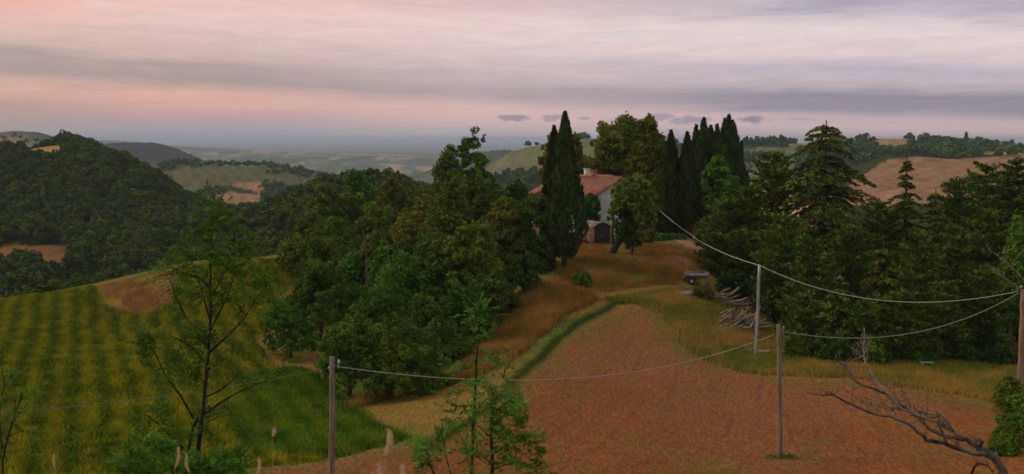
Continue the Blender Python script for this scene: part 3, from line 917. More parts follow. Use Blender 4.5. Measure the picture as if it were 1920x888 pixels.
def conifer(px, top, d, wpx, label, seed, kind='pine', mat=None, low=.12, group=None, name=None, cat=None, zoff=0.0, dens=1.0, tip=.7):
    rng = np.random.default_rng(seed)
    g = G(px, d); H = P(px, top, d)[2] - g[2]; Rw = wpx / F * d / 2 * (1.22 if kind == 'pine' else 1.0)
    name = name or kind + '_tree'
    t = thing(name, label, cat or kind, g, group)
    mb = MB(); tb = MB(); size = .0018 * d
    rt = .014 * H + .06
    tb.tube([(0, 0, -.3), (rng.normal() * .1, rng.normal() * .1, H * .5), (0, 0, H * .985)], [rt, rt * .65, .03], 7)
    pine = kind == 'pine'
    nlev = int(H * (1.1 if pine else .85) * dens) + 4
    for i in range(nlev):
        f_ = (i + rng.random() * .5) / nlev
        z = H * (low + (1 - low) * f_ * .97)
        if pine:
            L = Rw * (np.clip(1 - f_, 0, 1) ** .42) * (.62 + .38 * min(1, f_ * 4)) * (.8 + .35 * rng.random()) + .25
            rise, dr = .28, -.06
        else:
            L = Rw * min(1, 1.3 * np.clip(1 - f_, 0, 1) ** tip) * (.78 + .4 * rng.random()) + .2
            rise, dr = .10, .38
        nb = 6 if f_ < .75 else 5
        a0 = rng.random() * 6.28
        for q in range(nb):
            an = a0 + q * 2 * PI / nb + rng.normal() * .28
            l = L * rng.uniform(.62, 1.15)
            k_ = max(4, int(l / (size * 1.5)))
            s = np.linspace(.18, 1, k_)
            zz = z + l * (rise * s - dr * s ** 2.4) + rng.normal() * .12
            p = np.stack([np.cos(an) * l * s, np.sin(an) * l * s, zz], 1)
            tb.tube(p[::max(1, k_ // 3)], np.linspace(rt * .22, .012, len(p[::max(1, k_ // 3)])), 4, False)
            wd = (.30 if pine else .34) * l * np.sin(np.clip(s, 0.12, .92) * PI) ** .6 * .75 + size
            side = np.array([-np.sin(an), np.cos(an), 0])
            m2 = 7 if pine else 10
            for u_ in range(m2):
                off = (rng.random((k_, 1)) * 2 - 1) * wd[:, None]
                c = p + side * off + rng.normal(size=(k_, 3)) * size * (.65 if pine else .35)
                if not pine: c[:, 2] -= np.abs(off[:, 0]) ** 1.3 * .30
                dirr = np.array([np.cos(an), np.sin(an), 0]) * .9 + side * np.sign(off) * .7
                if pine: dirr = dirr + np.array([0, 0, .75])
                else: dirr = dirr + np.array([0, 0, -.45])
                a = unit(dirr + rng.normal(size=(k_, 3)) * .4)
                nr = unit(np.array([0, 0, 1.0]) + rng.normal(size=(k_, 3)) * (.8 if pine else .45))
                b2 = unit(np.cross(nr, a))
                ss = size * (.8 + .8 * rng.random((k_, 1)))
                mb.leaves(c, a * ss * 1.15, b2 * ss * .52)
    # leader
    q = np.linspace(.9, .985, 12); c = np.stack([np.zeros(12), np.zeros(12), q * H], 1)
    mb.leaves(c, unit(rng.normal(size=(12, 3)) * .5 + np.array([0, 0, 1])) * size * 1.2, sph(rng, 12) * size * .5)
    tb.build('trunk', M['bark_dark'], t, True)
    mb.build('crown', M[mat or kind], t)
    return t


# ---- thicket left of the field, from the front edge back
S = 100
THICKET = 'trees of the thicket between the crop and the hay field'
for (px, top, d, w_, mat, label, kw) in [
    (545, 556, 84, 118, 'green', 'round dark green tree at the left end of the thicket, bordering the crop', {}),
    (597, 486, 90, 140, 'green', 'green tree second from the left end of the thicket', {}),
    (655, 592, 70, 150, 'bright', 'bright green low tree just right of the wooden pole top', dict(low=.03)),
    (752, 590, 69, 165, 'bright', 'low leafy tree at the very front foot of the thicket above the dry grass', dict(low=.02)),
    (710, 515, 78, 150, 'green', 'green tree below the bare dead tree in the thicket', {}),
    (812, 545, 76, 150, 'green', 'dark leafy tree at the thicket front left of the slender roadside sapling tip', dict(low=.03)),
    (868, 530, 83, 130, 'dark', 'shaded dark tree on the thicket edge above the dry grass strip', dict(low=.03)),
    (925, 500, 89, 125, 'dark', 'dark bushy tree at the lower right edge of the thicket', dict(low=.03)),
    (985, 470, 94, 95, 'dark', 'dark tree in the thicket just left of the tall cypress trunk', dict(low=.03)),
    (628, 405, 104, 150, 'green', 'rounded green tree on the upper left slope of the thicket', {}),
    (585, 392, 116, 120, 'olive', 'yellowish olive tree where the thicket meets the far wooded spur', {}),
    (705, 376, 108, 150, 'olive', 'olive green tree right behind the bare dead tree', dict(dens=1.1)),
    (775, 395, 102, 145, 'brown', 'brownish thin-leaved tree in the middle of the thicket', {}),
    (740, 452, 92, 150, 'green', 'mid green tree right of the bare dead tree', {}),
    (826, 438, 94, 145, 'green', 'green tree below the tallest tree of the thicket', {}),
    (655, 470, 96, 110, 'green', 'small green tree left of the bare dead tree', {}),
    (868, 237, 120, 128, 'green', 'tallest broadleaf of the thicket with an open crown against the sky', dict(low=.1, open_=.05, dens=1.6)),
    (843, 268, 122, 78, 'olive', 'olive crown against the sky just left of the tallest thicket tree', dict(low=.2)),
    (845, 330, 113, 120, 'olive', 'olive tree at the foot of the tallest thicket tree on its left', {}),
    (905, 345, 116, 110, 'dark', 'dark tree at the foot of the tallest thicket tree on its right', {}),
    (930, 368, 100, 120, 'gold', 'tan-yellow crowned tree near the right of the thicket top', {}),
    (890, 420, 93, 130, 'olive', 'olive tree under the tan-yellow crowned tree', {}),
    (968, 338, 119, 92, 'dark', 'deep green round tree on the skyline left of the brick outbuilding', {}),
    (990, 362, 101, 100, 'green', 'green tree in front of the brick outbuilding', {}),
    (1012, 440, 99, 60, 'dark', 'narrow dark tree touching the left side of the tall cypress', {}),
    (735, 322, 150, 105, 'brown', 'brownish feathery tree on the thicket skyline', dict(open_=.2)),
    (785, 350, 132, 100, 'brown', 'thin brown-green tree left of the tallest thicket tree', dict(open_=.25)),
    (672, 318, 165, 110, 'green', 'green tree on the thicket skyline at the end of the wooded spur', {}),
    (622, 345, 158, 100, 'olive', 'olive tree on the far left shoulder of the thicket skyline', {}),
    (700, 425, 97, 100, 'olive', 'small olive tree whose crown frames the bare dead tree', {}),
    (560, 440, 112, 90, 'olive', 'yellow-green tree on the far edge of the crop field', {}),
]:
    S += 1
    broadleaf(px, top, d, w_, mat, label, S, group=THICKET, **kw)

# ---- trees by the house
broadleaf(1180, 216, 140, 150, 'gold', 'great golden-green lime tree behind the house, left one of the pair', 201, low=.15, dens=1.5, name='lime_tree')
broadleaf(1215, 218, 134, 105, 'gold', 'golden-green lime tree behind the house, right one of the pair', 202, low=.15, dens=1.5, name='lime_tree')
broadleaf(1135, 250, 146, 70, 'gold', 'smaller lime crown sticking out left of the great pair', 203, low=.2, dens=1.2, name='lime_tree')
broadleaf(1042, 247, 132, 72, 'gold', 'golden-leaved tree peeping out behind the tall cypress pair', 204, low=.4, dens=1.1)
broadleaf(1080, 250, 136, 26, 'gold', 'thin golden tree just right of the tall cypress tip', 205, low=.4, dens=.8)
broadleaf(1125, 300, 150, 50, 'dark', 'small dark tree behind the tiled roof below the lime trees', 206, low=.1)
cypress(1058, 213, 100, 74, 'tallest cypress with a single sharp tip left of the house', 211)
cypress(1038, 240, 103, 54, 'lower narrow cypress leaning against the tallest one on its left', 212)
cypress(1270, 248, 116, 84, 'twin-tipped cypress right of the leaning ivy tree', 213, ((-.34, .1, 1), (.36, -.1, .985)), trunk_h=.03)
cypress(1253, 300, 122, 34, 'small cypress spire behind the twin-tipped cypress', 214)
CG = 'cypress row behind the pale green tree'
for i, (px, top, w_, d, lb) in enumerate([
    (1301, 238, 24, 150, 'first cypress from the left in the row behind the house yard'),
    (1315, 225, 27, 146, 'second cypress in the row, sharp tip higher than its neighbours'),
    (1328, 240, 24, 152, 'third and shorter cypress in the row behind the yard'),
    (1340, 237, 25, 148, 'fourth cypress in the row, half hidden by the pale green tree'),
    (1355, 226, 32, 142, 'fifth cypress in the row, left one of the thick dark clump'),
    (1368, 230, 34, 146, 'sixth and thickest cypress, right end of the dark clump'),
    (1361, 219, 24, 150, 'highest cypress tip in the row behind the yard')]):
    cypress(px, top, d, w_ * (1.75 + .35 * (i % 3)), lb, 220 + i, group=CG)
cypress(1386, 268, 140, 15, 'thin leaning cypress alone at the right end of the row', 228)
broadleaf(1342, 292, 124, 100, 'bright', 'pale green round tree below the cypress row', 230, low=.08, dens=1.3)
broadleaf(1322, 360, 116, 60, 'green', 'green bushy tree by the driveway bend', 231, low=.03)
broadleaf(1370, 330, 118, 60, 'bright', 'light green tree squeezed between the pale green tree and the pines', 232, low=.05)
broadleaf(1222, 330, 124, 60, 'green', 'green tree behind the leaning ivy tree', 233, low=.1)
broadleaf(1106, 362, 117, 44, 'dark', 'dark laurel bush against the white house wall', 234, low=.02, name='laurel_bush', cat='bush')
broadleaf(1246, 405, 119, 40, 'dark', 'dark bush under the twin-tipped cypress', 235, low=.02, name='garden_bush', cat='bush')


def ivy_tree():
    d = 105
    g = G(1142, d)
    rng = np.random.default_rng(77)
    t = thing('ivy_clad_tree', 'leaning dark trunk overgrown with ivy in front of the white house', 'tree', g)
    L = lambda px, py, dd=d: P(px, py, dd) - g
    tb = MB()
    tb.tube([L(1140, 500), L(1144, 488), L(1152, 465), L(1164, 445), L(1176, 425), L(1183, 395), L(1188, 365)], [.52, .42, .38, .34, .3, .22, .1], 9)
    tb.tube([L(1152, 465), L(1148, 440), L(1150, 410), L(1146, 385)], [.16, .12, .09, .04], 6, False)
    tb.tube([L(1188, 455), L(1190, 440), L(1192, 415), L(1206, 390)], [.14, .16, .14, .06], 6, False)
    tb.tube([L(1176, 425), L(1200, 400), L(1222, 375)], [.22, .14, .05], 6, False)
    tb.tube([L(1185, 476), L(1187, 450)], [.1, .12], 6)
    tb.build('trunk', M['bark_dark'], t, True)
    iv = MB()
    cen = [L(1176 + rng.normal() * 7, py, d - .3 + rng.normal() * .4) for py in np.linspace(455, 375, 26)]
    clump_leaves(iv, rng, cen, rng.uniform(.4, .75, 26), .26, 1.0, 6, aspect=.8)
    iv.build('ivy', M['dark'], t)
    cr = MB()
    cen = []; rc = []
    for q in range(150):
        a = rng.random() * 6.28; r_ = rng.random() ** .5
        x = 1190 + math.cos(a) * 40 * r_; y = 375 + math.sin(a) * 46 * r_
        if y > 396 and x < 1192: continue
        cen.append(L(x, y, d + rng.normal() * 1.3)); rc.append(rng.uniform(.3, .6))
    for q in range(34):                       # drooping right side
        cen.append(L(1208 + rng.normal() * 12, 392 + rng.random() * 50, d + rng.normal() * .8)); rc.append(rng.uniform(.3, .5))
    for q in range(16):
        cen.append(L(1150 + rng.normal() * 5, 372 + rng.random() * 40, d + rng.normal() * .6)); rc.append(rng.uniform(.25, .42))
    clump_leaves(cr, rng, cen, rc, .27, .9, 6, aspect=.5)
    cr.build('crown', M['olive'], t)


ivy_tree()

# ---- conifer wood on the right
PW = 'conifers of the wood right of the hay field'
S = 300
for (px, top, d, w_, kind, label, kw) in [
    (1540, 221, 112, 176, 'cedar', 'tall cedar with drooping tiers rising above the wood into the sky', dict(low=.10, dens=1.0, tip=.42)),
    (1690, 288, 98, 128, 'cedar', 'small cedar whose thin tip stands against the far brown field', dict(low=.05, dens=1.2, tip=1.05)),
    (1446, 280, 114, 112, 'pine', 'brownish open pine left of the tall cedar', dict(low=.10)),
    (1405, 345, 108, 92, 'pine', 'pine between the open brownish pine and the pale green tree', {}),
    (1362, 372, 107, 100, 'pine', 'dark pine at the left end of the wood above the driveway', dict(low=.04)),
    (1350, 440, 103, 80, 'pine', 'low dark pine overhanging the old white cart', dict(low=.02)),
    (1400, 430, 101, 96, 'pine', 'dark pine standing behind the galvanised pole', dict(low=.04)),
    (1466, 398, 95, 104, 'pine', 'dense pine below the open brownish pine', {}),
    (1452, 488, 92, 84, 'pine', 'front pine behind the log heaps', dict(low=.06)),
    (1520, 440, 88, 100, 'pine', 'dark front-row pine below the left skirt of the tall cedar', dict(low=.05)),
    (1592, 420, 92, 96, 'pine', 'dense pine just under the right skirt of the tall cedar', {}),
    (1570, 505, 80, 92, 'cedar', 'low cedar with light tips at the middle of the wood front', dict(low=.03)),
    (1506, 545, 82, 84, 'pine', 'short pine on the wood edge right of the log heaps', dict(low=.05)),
    (1640, 375, 97, 100, 'pine', 'dark pine left of the small cedar', {}),
    (1650, 450, 83, 104, 'cedar', 'spreading cedar in the middle of the front row', dict(low=.04)),
    (1716, 428, 80, 108, 'pine', 'dark pine in the front row below the small cedar', dict(low=.05)),
    (1745, 352, 96, 104, 'cedar', 'cedar with flat layered boughs right of the small cedar', {}),
    (1790, 330, 104, 104, 'pine', 'pine rising behind the layered cedar', {}),
    (1782, 420, 83, 104, 'pine', 'pine in the front row third from the right edge', dict(low=.05)),
    (1838, 305, 108, 110, 'pine', 'broad pine whose top meets the far yellow field', dict(low=.06)),
    (1894, 292, 106, 112, 'pine', 'high dark pine at the right edge of the picture', {}),
    (1846, 385, 86, 110, 'pine', 'dense pine second from the right edge in the front rank', dict(low=.05)),
    (1842, 500, 78, 90, 'pine', 'short dark pine at the wood edge behind the wire crossing', dict(low=.03)),
    (1910, 400, 84, 104, 'pine', 'dark pine behind the brown wooden pole', dict(low=.04)),
    (1765, 520, 77, 90, 'pine', 'short pine low on the wood edge behind the white bench', dict(low=.03)),
    (1690, 540, 77, 84, 'pine', 'shortest pine in the middle of the wood edge', dict(low=.03)),
    (1622, 560, 78, 76, 'pine', 'short dark pine right above the bleached dead branch tip', dict(low=.03)),
    (1965, 340, 92, 120, 'pine', 'pine half outside the right edge of the picture', {}),
    (1416, 520, 97, 56, 'pine', 'small pine directly behind the log heap by the galvanised pole', dict(low=.05)),
]:
    S += 1
    conifer(px, top, d, w_, label, S, kind, group=PW, **kw)
for (px, top, d, w_, mat, label, sd_) in [
    (1895, 415, 80, 76, 'bright', 'fresh green broadleaf tree among the pines near the right edge', 351),
    (1372, 505, 98, 44, 'dark', 'dark shrub behind the log heaps', 352),
    (1495, 625, 79, 60, 'green', 'green shrub at the wood edge behind the middle wooden pole', 353),
    (1560, 618, 78, 70, 'dark', 'dark shrub at the wood edge right of the small log stacks', 354),
    (1640, 628, 77, 66, 'green', 'green shrub behind the bleached dead branch tip', 355),
    (1715, 634, 77, 74, 'green', 'green shrub left of the white bench', 356),
    (1800, 640, 77, 74, 'dark', 'dark shrub at the wood edge right of the white bench', 357),
    (1872, 640, 76, 64, 'dark', 'dark shrub at the wood edge left of the brown pole', 358),
]:
    broadleaf(px, top, d, w_, mat, label, sd_, low=.02, name='shrub' if sd_ > 351 else 'broadleaf_tree', cat='shrub' if sd_ > 351 else 'tree')
# small bushes on the knoll
for (px, top, d, w_, mat, label, sd_) in [
    (1090, 508, 96, 26, 'bright', 'small green bush on the red knoll right of the cypress trunk', 361),
    (1250, 505, 101, 30, 'brown', 'low dry reddish bush left of the old white cart', 362),
    (1262, 440, 114, 40, 'bright', 'light green bush under the cypress by the driveway', 363),
    (1238, 438, 113, 34, 'green', 'green bush at the foot of the garden wall', 364),
    (1318, 528, 93, 30, 'brown', 'dry brown bush below the old white cart', 365),
    (1916, 738, 50, 100, 'bright', 'bright green leafy shrub at the right edge below the brown pole', 376),
    (1884, 782, 49, 40, 'green', 'lower left part shrub beside the bright green leafy shrub at the right edge', 369),
    (1888, 706, 60, 44, 'gold', 'yellowish weed clump at the foot of the brown pole', 368),
    (1468, 862, 51, 52, 'young', 'tuft of green leaves at the foot of the middle wooden pole', 367),
]:
    broadleaf(px, top, d, w_, mat, label, sd_, low=.0 if w_ < 60 else .1, name='bush', cat='bush', dens=.7 if w_ < 60 else .8, open_=0 if w_ < 60 else .35, size=None if w_ < 60 else .13)


# ---- far woods: single trees cannot be told apart
def wood(name, label, mat, zones, seed, hgt=(4.5, 7), leaf=.85, per=4.2, skip=None):
    """zones: (px0, px1, d0, d1, spacing)"""
    rng = np.random.default_rng(seed)
    mb = MB()
    proto = []
    for q in range(7):
        c = sph(rng, 15); c[:, 2] = np.abs(c[:, 2]) * 1.05
        proto.append((c * rng.uniform(.55, .85, (15, 1)), rng.uniform(.28, .5, 15)))
    PT = []
    for (a, b2, d0, d1, sp) in zones:
        xa, xb = (a - 960) / F, (b2 - 960) / F
        area = (xb - xa) * (d1 ** 2 - d0 ** 2) / 2
        n = int(area / sp ** 2)
        dd = np.sqrt(rng.random(n) * (d1 ** 2 - d0 ** 2) + d0 ** 2)
        uu = rng.random(n) * (b2 - a) + a
        PT.append(np.stack([uu, dd], 1))
    PT = np.concatenate(PT)
    x = (PT[:, 0] - 960) / F * PT[:, 1] * 1.0; y = PT[:, 1]
    z = height(x, y)
    if skip is not None:
        ok = ~skip(to_px(x, y, z)[0], y)
        x, y, z = x[ok], y[ok], z[ok]
    for i in range(len(x)):
        h = rng.uniform(*hgt); r_ = h * rng.uniform(.36, .52)
        c, rc = proto[rng.integers(7)]
        s = leaf * (1 + max(0, y[i] - 500) / 1400)
        cen = np.array([x[i], y[i], z[i] + h * .35]) + c * np.array([r_, r_, h * .72])
        rr_ = rc * r_ * 1.05
        # all clumps at once
        k_ = max(5, int(per * (rr_.mean() / s) ** 2 * 2.0))
        d_ = sph(rng, k_ * len(cen)); C_ = np.repeat(cen, k_, 0); R_ = np.repeat(rr_, k_)[:, None]
        p = C_ + d_ * R_ * np.array([1, 1, .8])
        nrm = unit(d_ + rng.normal(size=d_.shape) * .5 + np.array([0, 0, .3]))
        a = unit(np.cross(nrm, rng.normal(size=d_.shape))); b3 = np.cross(nrm, a)
        ss = s * (.6 + .7 * rng.random((len(p), 1)))
        mb.leaves(p, a * ss, b3 * ss * .7)
    o = mb.build(name, M[mat])
    tag(o, label, None, None, 'stuff')
    print(name, len(x), mb.n // 4)


def skip_left(u, d):
    return brown_mask(u, d) | gold_mask(u, d) | ((u > 0) & (u < 118) & (d > 484) & (d < 510))


wood('wooded_hillside', 'dense dark green wood covering the hill on the left', 'wood_far',
     [(-190, 620, 195, 600, 4.5), (-190, 560, 160, 200, 4.6)], 901, (4, 8.2), .62, skip=skip_left)
wood('wooded_spur', 'olive wood on the spur behind the thicket', 'wood_far',
     [(560, 900, 185, 380, 4.6), (900, 1010, 180, 260, 6)], 902, (4, 8), .6)
wood('distant_woods', 'woods on the far hills with haze put into their colour', 'wood_hazed',
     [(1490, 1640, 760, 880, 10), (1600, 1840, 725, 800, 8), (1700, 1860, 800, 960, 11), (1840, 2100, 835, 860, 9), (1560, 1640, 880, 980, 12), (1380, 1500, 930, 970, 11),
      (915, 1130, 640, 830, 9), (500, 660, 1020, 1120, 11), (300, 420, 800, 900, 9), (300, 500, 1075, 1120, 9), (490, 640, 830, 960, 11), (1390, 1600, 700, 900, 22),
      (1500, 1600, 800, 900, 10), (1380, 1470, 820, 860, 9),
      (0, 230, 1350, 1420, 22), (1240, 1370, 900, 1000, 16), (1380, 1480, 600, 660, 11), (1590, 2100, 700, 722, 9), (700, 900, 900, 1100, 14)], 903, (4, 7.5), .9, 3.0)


# ---- single trees one can tell apart on the far skylines
def far_tree(px, d, hpx, wpx, mat, label, seed, kind='round', group=None, name='distant_tree', cat='tree'):
    g = G(px, d); H = hpx / F * d
    rng = np.random.default_rng(seed)
    t = thing(name, label, cat, g, group)
    mb = MB(); tb = MB()
    Rw = wpx / F * d / 2; s = max(.35, .0017 * d)
    if kind == 'round':
        c = sph(rng, 22); c[:, 2] = np.abs(c[:, 2]); cen = c * rng.uniform(.4, .8, (22, 1)) * np.array([Rw, Rw, H * .62]) + np.array([0, 0, H * .35])
        clump_leaves(mb, rng, cen, rng.uniform(.25, .42, 22) * Rw, s * .8, .8, 4.5)
    else:
        n = int(60 + 8 * hpx); z = rng.random(n); th = rng.random(n) * 6.28
        r_ = Rw * (1 - z) ** .6 * rng.uniform(.5, 1, n)
        p = np.stack([np.cos(th) * r_, np.sin(th) * r_, H * (.08 + .92 * z)], 1)
        a = unit(rng.normal(size=(n, 3)) * .5 + np.array([0, 0, 1])); b3 = unit(np.cross(a, rng.normal(size=(n, 3))))
        mb.leaves(p, a * s * 1.2, b3 * s * .6)
    tb.tube([(0, 0, -1), (0, 0, H * .7)], [.03 * H, .01 * H], 5)
    tb.build('trunk', M['bark_dark'], t); mb.build('crown', M[mat], t)
    return t


far_tree(172, 535, 34, 44, 'wood_far', 'largest round tree on the very top of the left hill', 951, group='skyline trees of the left hill')
for i, (px, hh, ww, lb) in enumerate([
    (112, 22, 34, 'round tree on the left hill skyline beside the golden clearing'), (138, 26, 34, 'tree just left of the hilltop tree'),
    (204, 26, 34, 'tree just right of the hilltop tree on the left hill'), (226, 20, 28, 'tree second right of the hilltop tree, on the falling ridge'),
    (76, 20, 30, 'dark tree left of the golden clearing end on the skyline'), (48, 18, 26, 'small dark tree on the skyline above the golden clearing'),
    (18, 18, 28, 'small tree on the skyline at the left edge of the picture')]):
    far_tree(px, 548 if px > 100 else 585, hh, ww, 'wood_far', lb, 952 + i, group='skyline trees of the left hill')
far_tree(990, 1090, 13, 16, 'wood_hazed', 'lone round tree on the pale far hill between thicket and cypress', 970)
far_tree(1006, 1095, 7, 9, 'wood_hazed', 'small bush tree right of the lone round tree on the far hill', 971)
far_tree(1095, 1100, 12, 34, 'wood_hazed', 'low round tree on the far hilltop right of the tall cypress', 972)
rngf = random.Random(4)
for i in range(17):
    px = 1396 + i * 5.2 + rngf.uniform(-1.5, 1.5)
    far_tree(px, 1000 + rngf.uniform(-8, 8), rngf.uniform(9, 16), rngf.uniform(7, 10), 'wood_hazed',
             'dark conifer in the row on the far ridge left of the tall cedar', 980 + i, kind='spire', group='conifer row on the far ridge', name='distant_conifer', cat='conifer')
far_tree(1811, 960, 18, 7, 'wood_hazed', 'lone thin cypress on the far right ridge', 1001, kind='spire', name='distant_cypress', cat='cypress')
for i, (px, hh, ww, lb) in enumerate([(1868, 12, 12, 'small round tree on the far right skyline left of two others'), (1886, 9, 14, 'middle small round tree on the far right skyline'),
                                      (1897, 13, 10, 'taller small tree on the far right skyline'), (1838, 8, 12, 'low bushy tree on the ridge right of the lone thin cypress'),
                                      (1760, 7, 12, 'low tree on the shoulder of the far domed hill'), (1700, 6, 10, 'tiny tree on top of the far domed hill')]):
    far_tree(px, 990, hh, ww, 'wood_hazed', lb, 1010 + i)
far_tree(1770, 520, 9, 16, 'wood_hazed', 'small round bush alone at the foot of the far brown field', 1020)


# ------------------------------------------------------------------ grass and crop
def grass(name, label, mat, poly, n, h, seed, wdt=.05, bend=.35, dmask=None, blades=5, spread=.25, colf=None):
    rng = np.random.default_rng(seed)
    lo, hi = poly.min(0), poly.max(0)
    p = rng.random((n * 3, 2)) * (hi - lo) + lo
    p = p[inside(p[:, 0], p[:, 1], poly)]
    # thin out with depth, far tufts are larger
    if dmask is not None:
        p = p[dmask(p[:, 0], p[:, 1], rng)]
    p = p[:n]
    k_ = len(p)
    z = height(p[:, 0], p[:, 1])
    base = np.repeat(np.column_stack([p, z]), blades, 0)
    m = len(base)
    base[:, :2] += rng.normal(size=(m, 2)) * spread
    hh = h * rng.uniform(.45, 1.15, m) * np.repeat(.6 + .8 * fbm(p[:, 0] / 3, p[:, 1] / 3, seed, 3), blades)
    a = rng.random(m) * 6.28
    side = np.stack([np.cos(a), np.sin(a), np.zeros(m)], 1) * wdt
    tip = base + np.stack([rng.normal(size=m) * bend * hh, rng.normal(size=m) * bend * hh, hh], 1)
    V = np.stack([base - side - [0, 0, .05], base + side - [0, 0, .05], tip], 1).reshape(-1, 3)
    at = None
    if colf is not None:
        at = np.repeat(colf(base[:, 0], base[:, 1]) * rng.uniform(.75, 1.25, (m, 1)), 3, 0)
    me = mesh_np(name, V, np.arange(3 * m).reshape(-1, 3), 3, mat, False, at)
    o = link(name, me)
    tag(o, label, None, None, 'stuff')


def grass_mat(name, c1, c2, c3, scale=.35, stretch=(1, 1, 1)):
    m_, k, b = new_mat(name)
    pos = k.n('ShaderNodeNewGeometry').outputs['Position']
    mp = k.n('ShaderNodeMapping'); k.put(mp.inputs[0], pos); mp.inputs['Scale'].default_value = stretch
    rnd = k.n('ShaderNodeNewGeometry').outputs['Random Per Island']
    c = k.mix(k.rng(k.noise(mp.outputs[0], scale, 4, .6), .38, .62), c1, c2)
    c = k.mix(k.m('MULTIPLY', k.rng(k.noise(mp.outputs[0], scale * 2.7, 3, .6), .45, .66), .7), c, c3)
    c = k.mix(k.m('MULTIPLY', rnd, .35), c, c2)
    k.put(b.inputs['Base Color'], c); b.inputs['Specular IOR Level'].default_value = 0.0
    tr = k.n('ShaderNodeBsdfTranslucent'); k.put(tr.inputs[0], c)
    mx = k.n('ShaderNodeMixShader'); mx.inputs[0].default_value = .3
    k.nt.links.new(b.outputs[0], mx.inputs[1]); k.nt.links.new(tr.outputs[0], mx.inputs[2])
    k.nt.links.new(mx.outputs[0], k.nt.nodes['Material Output'].inputs[0])
    return m_


M['g_crop'] = grass_mat('crop_plants', (.19, .225, .010), (.33, .32, .012), (.38, .34, .016), .4, (1, .8, 1))
M['g_dry'] = grass_mat('dry_grass', (.25, .135, .038), (.42, .23, .060), (.15, .17, .030), .3)
M['g_mix'] = grass_mat('verge_grass', (.12, .19, .022), (.44, .27, .06), (.30, .28, .035), .2)
M['g_green'] = grass_mat('green_grass', (.065, .135, .012), (.12, .19, .016), (.20, .22, .018), .3)


def rowmask(x, y, rng):
    # crop drilled in rows running up the slope, with thin spots
    return rng.random(len(x)) < .25 + .75 * sstep(.36, .52, cropq(x, y))


m_, k, b = new_mat('crop_plants'); k.put(b.inputs['Base Color'], k.n('ShaderNodeAttribute', attribute_name='cover').outputs['Color'])
b.inputs['Specular IOR Level'].default_value = 0
M['g_crop'] = m_
grass('crop_field', 'yellow-green crop growing in rough rows on the left field', M['g_crop'], CROP, 70000, .34, 31, .05, .6, rowmask, 6, .22, crop_col)
grass('dry_grass', 'tall dry orange grass in the strip below the thicket', M['g_dry'], DRYS, 9000, .75, 32, .05, .3, None, 6, .25)
VERGE = plan_px([(1130, 560), (1225, 548), (1330, 548), (1420, 600), (1500, 650), (1700, 680), (1960, 690), (1960, 770), (1820, 742), (1640, 712), (1400, 698),
                 (1320, 670), (1278, 640), (1250, 588), (1190, 566)])
grass('verge_grass', 'mixed green and straw-coloured grass between the hay field and the wood', M['g_mix'], VERGE, 26000, .50, 33, .05, .4, lambda x, y, r: r.random(len(x)) < .35 + .65 * sstep(.38, .55, fbm(x / 1.8, y / 1.8, 95, 3)), 6, .35)
grass('knoll_grass', 'short reddish dry grass on the knoll below the house', M['g_dry'], MOUND, 6000, .28, 34, .05, .5,
      lambda x, y, r: r.random(len(x)) < sstep(.35, .6, fbm(x / 4, y / 4, 73, 3)), 5, .25)
GSX = plan_px([(480, 700), (560, 690), (640, 740), (700, 800), (760, 822), (640, 856), (480, 850), (420, 800), (440, 720)])
grass('lush_grass', 'lush green grass below the thicket beside the wooden pole', M['g_crop'], GSX, 15000, .42, 35, .05, .5, lambda x, y, r: r.random(len(x)) < soft(x + 5 * (fbm(x / 3, y / 3, 93, 3) - .5), y, GSX, 3.5), 6, .3,
      lambda x, y: crop_col(x, y) * [[.42, .62, .8]] + [[.022, .050, .004]])
TG = np.vstack([TRACK + [-.6, .2], (TRACK + [-.2, .1])[::-1]])
grass('track_grass', 'green grass along the track at the hay field edge', M['g_green'], TG, 1000, .22, 36, .045, .4, None, 5, .15)
rg = np.random.default_rng(5)
grass('hay_stubble', 'sparse rust-coloured stubble on the mown field', grass_mat('stubble', (.27, .10, .038), (.36, .155, .07), (.19, .14, .04), .25, (1, .4, 1)),
      HAYF, 22000, .09, 37, .03, 1.1, lambda x, y, r: (y > 42) & (r.random(len(x)) < .9), 4, .3)


# ------------------------------------------------------------------ house and yard
def roof_slab(mb, a, b2, c, d, th=.14):
    """thick quad roof plane"""
    q = np.array([a, b2, c, d], float)
    n = unit(np.cross(q[1] - q[0], q[3] - q[0]))
    if n[2] < 0: n = -n
    V = np.vstack([q, q + n * th])
    mb.add(V, [(0, 1, 2, 3), (7, 6, 5, 4), (0, 4, 5, 1), (1, 5, 6, 2), (2, 6, 7, 3), (3, 7, 4, 0)])


def tile_courses(mb, e0, e1, r0_, r1_, th=.17, step=.24):
    """half-round cover tiles running from eave (e0-e1) up to the ridge (r0-r1)"""
    e0, e1, r0_, r1_ = [np.array(q, float) for q in (e0, e1, r0_, r1_)]
    n = unit(np.cross(e1 - e0, r0_ - e0))
    if n[2] < 0: n = -n
    L = np.linalg.norm(e1 - e0); k_ = int(L / step)
    for i in range(k_):
        f_ = (i + .5) / k_
        a = e0 + (e1 - e0) * f_ + n * th; b2 = r0_ + (r1_ - r0_) * f_ + n * th
        mb.tube([a, b2], [.085, .085], 6)


